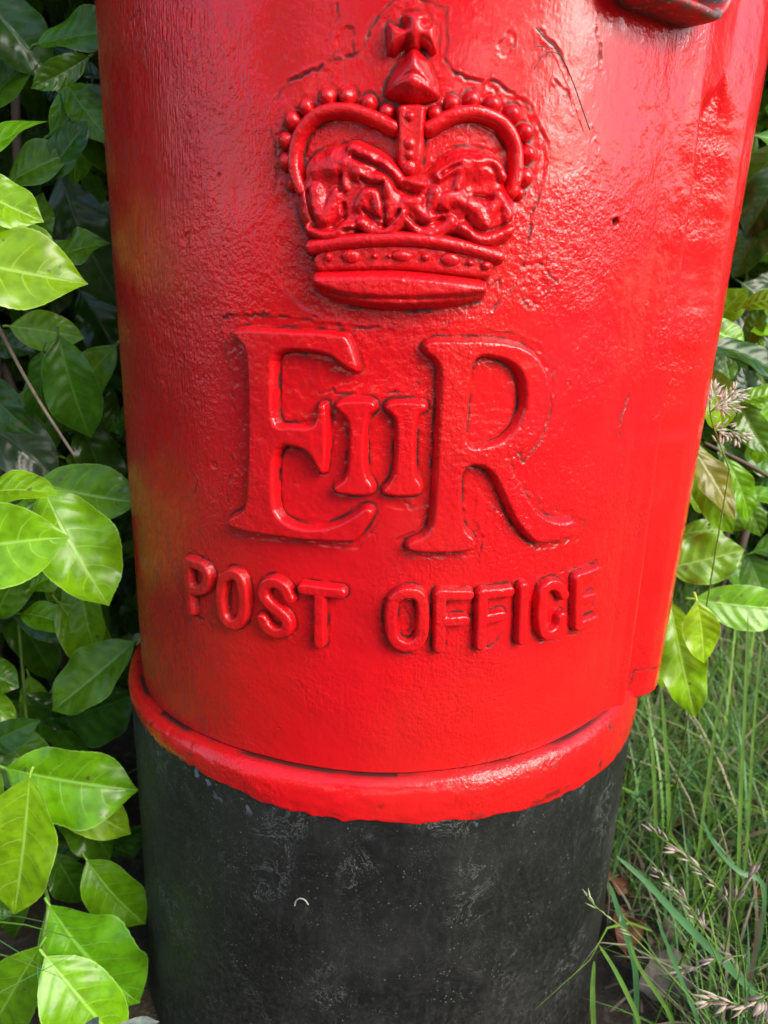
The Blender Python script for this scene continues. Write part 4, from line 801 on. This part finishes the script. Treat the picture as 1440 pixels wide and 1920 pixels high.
for k in range(8):
    x = .35+k*.10; y = r.uniform(.45, .9)
    branch(bushR, [(x, y, GZ-.02), (x+r.uniform(-.06, .06), y+r.uniform(-.05, .05), 0), (x+r.uniform(-.12, .12), y+r.uniform(-.08, .06), .45), (x+r.uniform(-.2, .2), y+r.uniform(-.1, .1), 1.0)], .009, .004)

# ---------------------------------------------------------------- grass
def grass(n_, seed):
    r = np.random.default_rng(seed); X = r.uniform(-1.6, 1.9, n_*3); Y = r.uniform(-.75, .95, n_*3)
    dens = np.clip(.45+.55*fbm(X*5, Y*5, 91, 2)+.25*(X > .3), .05, 1); ok = (np.hypot(X, Y) > .262) & (r.random(n_*3) < dens) & ~((X < .1) & (Y > .0)) & ~((np.abs(X) < .28) & (Y < -.3)) & ~((X < .30) & (Y < .02) & (X > -.45))
    X = X[ok][:n_]; Y = Y[ok][:n_]; m = len(X); ln = r.gamma(5, .034, m).clip(.05, .36)*np.where(np.hypot(X-.3, Y+.25) < .3, .6, 1)
    az = r.uniform(0, 6.28, m); lean = r.uniform(.2, 1.15, m)*ln; wd = r.uniform(.0006, .0021, m)*np.where(r.random(m) < .12, 1.7, 1)
    t = np.linspace(0, 1, 7); dx, dy = np.cos(az), np.sin(az)
    cx = X[:, None]+dx[:, None]*lean[:, None]*t**1.9; cy = Y[:, None]+dy[:, None]*lean[:, None]*t**1.9
    cz = GZ-.01+ln[:, None]*(t-.38*(lean/ln)[:, None]*t**2.4)
    # keep the blades out of the iron
    rad = np.hypot(cx, cy); lim = .256; sc = np.where(rad < lim, lim/np.maximum(rad, .01), 1); cx *= sc; cy *= sc
    tw = r.uniform(-.8, .8, m); px, py = -np.sin(az+tw), np.cos(az+tw); ww = wd[:, None]*np.interp(t, [0, .2, .6, 1], [.7, 1, .8, .03])
    A = np.stack([cx-px[:, None]*ww, cy-py[:, None]*ww, cz+.0004], -1); B = np.stack([cx+px[:, None]*ww, cy+py[:, None]*ww, cz+.0004], -1)
    P = np.stack([A, B], 2).reshape(-1, 3); F = (grid_faces(7, 2)[None]+(np.arange(m)*14)[:, None, None]).reshape(-1, 4)
    pal = np.array([(.15, .33, .055), (.13, .29, .105), (.22, .40, .050), (.09, .21, .050), (.45, .40, .25), (.32, .26, .16)]); pk = r.choice(6, m, p=[.28, .22, .20, .10, .13, .07])
    tint = np.repeat(np.concatenate([pal[pk]*r.uniform(.75, 1.25, (m, 1)), np.ones((m, 1))], 1), 14, 0)
    return tag(mesh_obj('grass', P, F, GRASS, attrs={'tint': tint}), 'wild green grass growing beside the black base', 'grass', kind='stuff')
grass(28000, 21)
def blade(pts, w, tint, label, group=None):
    q = smooth_path(pts, 2); m = len(q); P = []
    for i, c in enumerate(q):
        T = (q[min(i+1, m-1)]-q[max(i-1, 0)]).normalized(); vw = Vector((0.1, -.8, .55)); sd = T.cross(vw).normalized(); nn = sd.cross(T)
        ww = w*.5*float(np.interp(i/(m-1), [0, .1, .55, .85, 1], [.7, 1, 1, .65, .04]))
        P += [c-sd*ww+nn*ww*.25, c, c+sd*ww+nn*ww*.25]
    return tag(mesh_obj('grass_blade', np.array([tuple(c) for c in P]), grid_faces(m, 3), GRASS, attrs={'tint': np.tile([*tint, 1], (len(P), 1))}), label, 'grass blade', group)
for i, (pts, w) in enumerate(DATA['blades']):
    lab, grp = 'long narrow green grass blade standing among the verge grass', 'long grass blades by the post box'
    if i == 0: lab, grp = 'broad blue-green grass blade slanting from the black base to the lower right', None
    if i == 1: lab, grp = 'bent blue-green grass blade close to the black base edge', None
    b0 = Vector(pts[0]); root = Vector((b0.x+.02, b0.y+.02, GZ))
    blade(([tuple(root)] if b0.z > GZ+.02 else [])+[tuple(c) for c in pts], w, (.075, .21, .075) if i < 4 else (.13, .26, .045), lab, grp)
def spikelet_geo(L, W):
    t = np.array([0, .12, .35, .6, .82, 1]); rr = np.array([.12, .6, 1, .82, .4, .02])*W/2; a = np.linspace(0, 2*math.pi, 6, endpoint=False)
    P = np.stack([np.repeat(t[:, None]*L, 6, 1), rr[:, None]*np.cos(a), .6*rr[:, None]*np.sin(a)], -1).reshape(-1, 3); return P, grid_faces(6, 6, True)
def seed_head(paths, label, start, L, W, n_, mat, spread, seed, group=None, clump=1):
    r = random.Random(seed); p0 = Vector(paths[0][0]); t_ = empty('seeding_grass', (p0.x, p0.y, GZ)); tag(t_, label, 'grass stalk', group)
    for k, pts in enumerate(paths):
        q = smooth_path(pts, 2)
        full = ([Vector((p0.x+.015, p0.y+.02, GZ))] if (k == 0 and p0.z > GZ+.02) else [])+q
        v_, f_ = tube(full, [.0008-.0004*i/len(full) for i in range(len(full))], 5); mesh_obj('stem', np.array([tuple(c) for c in v_]), f_, GREENSTEM, t_)
        P0, F0 = spikelet_geo(1, 1); i0 = int(len(q)*(start if k == 0 else .12))
        for j in range(n_):
            f = j/max(1, n_-1); i = min(len(q)-1, int(i0+(len(q)-1-i0)*f)); c = q[i]; T = (q[min(i+1, len(q)-1)]-q[max(i-1, 0)]).normalized()
            for cl in range(clump):
                sd = Vector((r.uniform(-1, 1), r.uniform(-.5, .5), r.uniform(-1, .6))); x = (T*(1.0-spread*.3)+sd*spread*(1 if f < .95 else .2)).normalized()
                nn = x.orthogonal().normalized(); y = nn.cross(x); l = L*r.uniform(.75, 1.2); w = W*r.uniform(.8, 1.2)
                P = P0*np.array([l, w, w]); P = P @ np.array(Matrix((x, y, nn)).transposed()).T
                off = sd*(.0045 if clump > 2 else .0018)*(clump > 1)+x*.0015
                mesh_obj('spikelet', P, F0, mat, t_, loc=c+off)
C_ = DATA['culms']
seed_head([C_[0]], 'tall grass stalk with purple-tan seed spikelets arching left over the verge', .5, .0125, .0032, 11, PURPLE, .42, 1, clump=2)
seed_head([C_[1]], 'shorter seeding grass stalk crossing in front of the broad blade', .4, .0095, .0030, 10, PURPLE, .45, 2, clump=2)
seed_head([C_[2]], 'thin green seeding grass stalk leaning across the black base edge', .5, .0100, .0026, 9, simple('green_husk', (.26, .32, .16), .6), .6, 3)
seed_head([C_[3]], 'drooping side spray of seed spikelets with orange tips', .2, .0105, .0032, 9, PURPLE, .6, 4, clump=2)
seed_head([C_[4]], 'out of focus pale seed spray at the bottom right', .1, .0130, .0040, 11, STRAW, .6, 5, clump=2)
seed_head([C_[5]], 'small upright tuft of lilac seed spikelets on a side stalk', .3, .0125, .0030, 6, PURPLE, .35, 6, clump=2)
seed_head(DATA['head'], 'fluffy cream grass seed head beside the red flange', .72, .0070, .0021, 12, simple('cream_husk', (.62, .60, .50), .7, .25, 200), .8, 7, clump=4)
# cleavers: square stem with whorls of small leaves
cl = empty('cleavers_plant', (DATA['cleavers'][0][0], DATA['cleavers'][0][1], GZ)); tag(cl, 'bright green cleavers stem with whorls of tiny leaves in the grass', 'weed')
q = [Vector(c) for c in DATA['cleavers']]; full = [Vector((q[0].x-.01, q[0].y+.01, GZ))]+q
v_, f_ = tube(smooth_path(full, 2), .0011, 4); CLM = simple('cleavers_green', (.14, .28, .03), .5, .2, 80, False, .3); mesh_obj('stem', np.array([tuple(c) for c in v_]), f_, CLM, cl)
Pl, Fl, Ul = leaf_geo(1, .28, 5, 7, 3, .05, .05, 0, 0, 0)
for k, c in enumerate(full[1:]):
    T = (full[min(k+2, len(full)-1)]-full[k]).normalized(); N_ = T.orthogonal().normalized()
    for j in range(6):
        x = (Matrix.Rotation(j*math.pi/3+k, 3, T) @ N_+T*.35).normalized(); y = T.cross(x).normalized(); nn = x.cross(y)
        mesh_obj('leaflet', (Pl*np.array([.0075-.0006*k]*3)) @ np.array(Matrix((x, y, nn)).transposed()).T, Fl, CLM, cl, loc=c)
# ---------------------------------------------------------------- litter
def ground_leaf(x, y, L, W, yaw, mat, label, group=None, curl=.12, z=.012, tilt=0.0, name='dead_leaf'):
    P, F, UVs = leaf_geo(L, W, int(abs(x*1000)+abs(y*777)), 16, 9, curl, .25, .6, .25, .01)
    Rm = Matrix.Rotation(yaw, 3, 'Z') @ Matrix.Rotation(tilt, 3, 'X')
    return tag(mesh_obj(name, P @ np.array(Rm).T, F, mat, loc=(x, y, GZ+z), uvs=UVs), label, 'dead leaf', group)
ground_leaf(.268, -.115, .070, .042, .5, simple('grey_dead_leaf', (.13, .108, .092), .8, .5, 90), 'grey-brown dead leaf lying beside the foot of the black base', tilt=.5, z=.03)
ground_leaf(.30, .02, .060, .036, 2.6, RUST, 'rust-brown dead leaf behind the broad grass blade', z=.02)
ground_leaf(.275, -.06, .055, .035, 1.2, RUST, 'small orange-brown dead leaf close to the black base', z=.015, curl=.2)
r = random.Random(9)
for k in range(26):
    a = r.uniform(-.7, 1.3); d = r.uniform(.29, .75); x, y = d*math.cos(a), d*math.sin(a)-.08
    ground_leaf(x, y, r.uniform(.04, .08), r.uniform(.02, .04), r.uniform(0, 6.28), r.choice([DEAD, DEAD, RUST]), 'brown dead leaf lying in the litter under the grass', 'dead leaves under the grass', r.uniform(.02, .2), r.uniform(.006, .02), r.uniform(-.4, .4))
for k in range(16):
    a = r.uniform(-.6, 1.2); d = r.uniform(.29, .65); x, y = d*math.cos(a), d*math.sin(a)-.08; yw = r.uniform(0, 6.28); l = r.uniform(.05, .14)
    v_, f_ = tube(smooth_path([(x, y, GZ+.012), (x+l*.5*math.cos(yw), y+l*.5*math.sin(yw), GZ+.02+r.uniform(0, .01)), (x+l*math.cos(yw+.2), y+l*math.sin(yw+.2), GZ+.012)]), [.0016]*8+[.001]*2 if False else .0014, 6)
    tag(mesh_obj('twig', np.array([tuple(c) for c in v_]), f_, TWIG), 'thin dry twig lying on the ground under the grass', 'twig', 'dry twigs under the grass')
m = 5000; rr_ = np.random.default_rng(31); X = rr_.uniform(.05, 1.2, m); Y = rr_.uniform(-.5, .9, m); ok = np.hypot(X, Y) > .265; X, Y = X[ok], Y[ok]; m = len(X)
az = rr_.uniform(0, 6.28, m); l = rr_.uniform(.005, .028, m); w = rr_.uniform(.0004, .0016, m); z = GZ+.008+rr_.uniform(0, .014, m); dz = rr_.normal(0, .005, m)
dx, dy = np.cos(az), np.sin(az); P = np.stack([np.stack([X-dx*l-dy*w, Y-dy*l+dx*w, z-dz], -1), np.stack([X-dx*l+dy*w, Y-dy*l-dx*w, z-dz], -1), np.stack([X+dx*l+dy*w, Y+dy*l-dx*w, z+dz], -1), np.stack([X+dx*l-dy*w, Y+dy*l+dx*w, z+dz], -1)], 1)
pal = np.array([(.13, .095, .065), (.09, .06, .042), (.20, .16, .11), (.06, .045, .035)])[rr_.integers(0, 4, m)]
tag(mesh_obj('leaf_litter', P.reshape(-1, 3), np.arange(m*4).reshape(-1, 4), LITTER, attrs={'tint': np.repeat(np.concatenate([pal, np.ones((m, 1))], 1), 4, 0)}), 'brown dry litter of stalks and leaf bits on the soil', 'litter', kind='stuff')

# pale felted weed leaf poking up at the lower left corner
wl_ = DATA['weed']; PALEW = simple('felted_leaf', (.20, .235, .19), .8, .4, 200)
B_, T_ = Vector(wl_[0]), Vector(wl_[1]); P, F, UVs = leaf_geo((T_-B_).length, .022, 77, 24, 9, .06, .5, .8, .3, .004)
tag(mesh_obj('weed_leaf', P @ np.array(frame(B_, T_, 20)).T, F, PALEW, loc=B_, uvs=UVs), 'pale grey-green felted weed leaf at the foot of the laurel', 'weed')
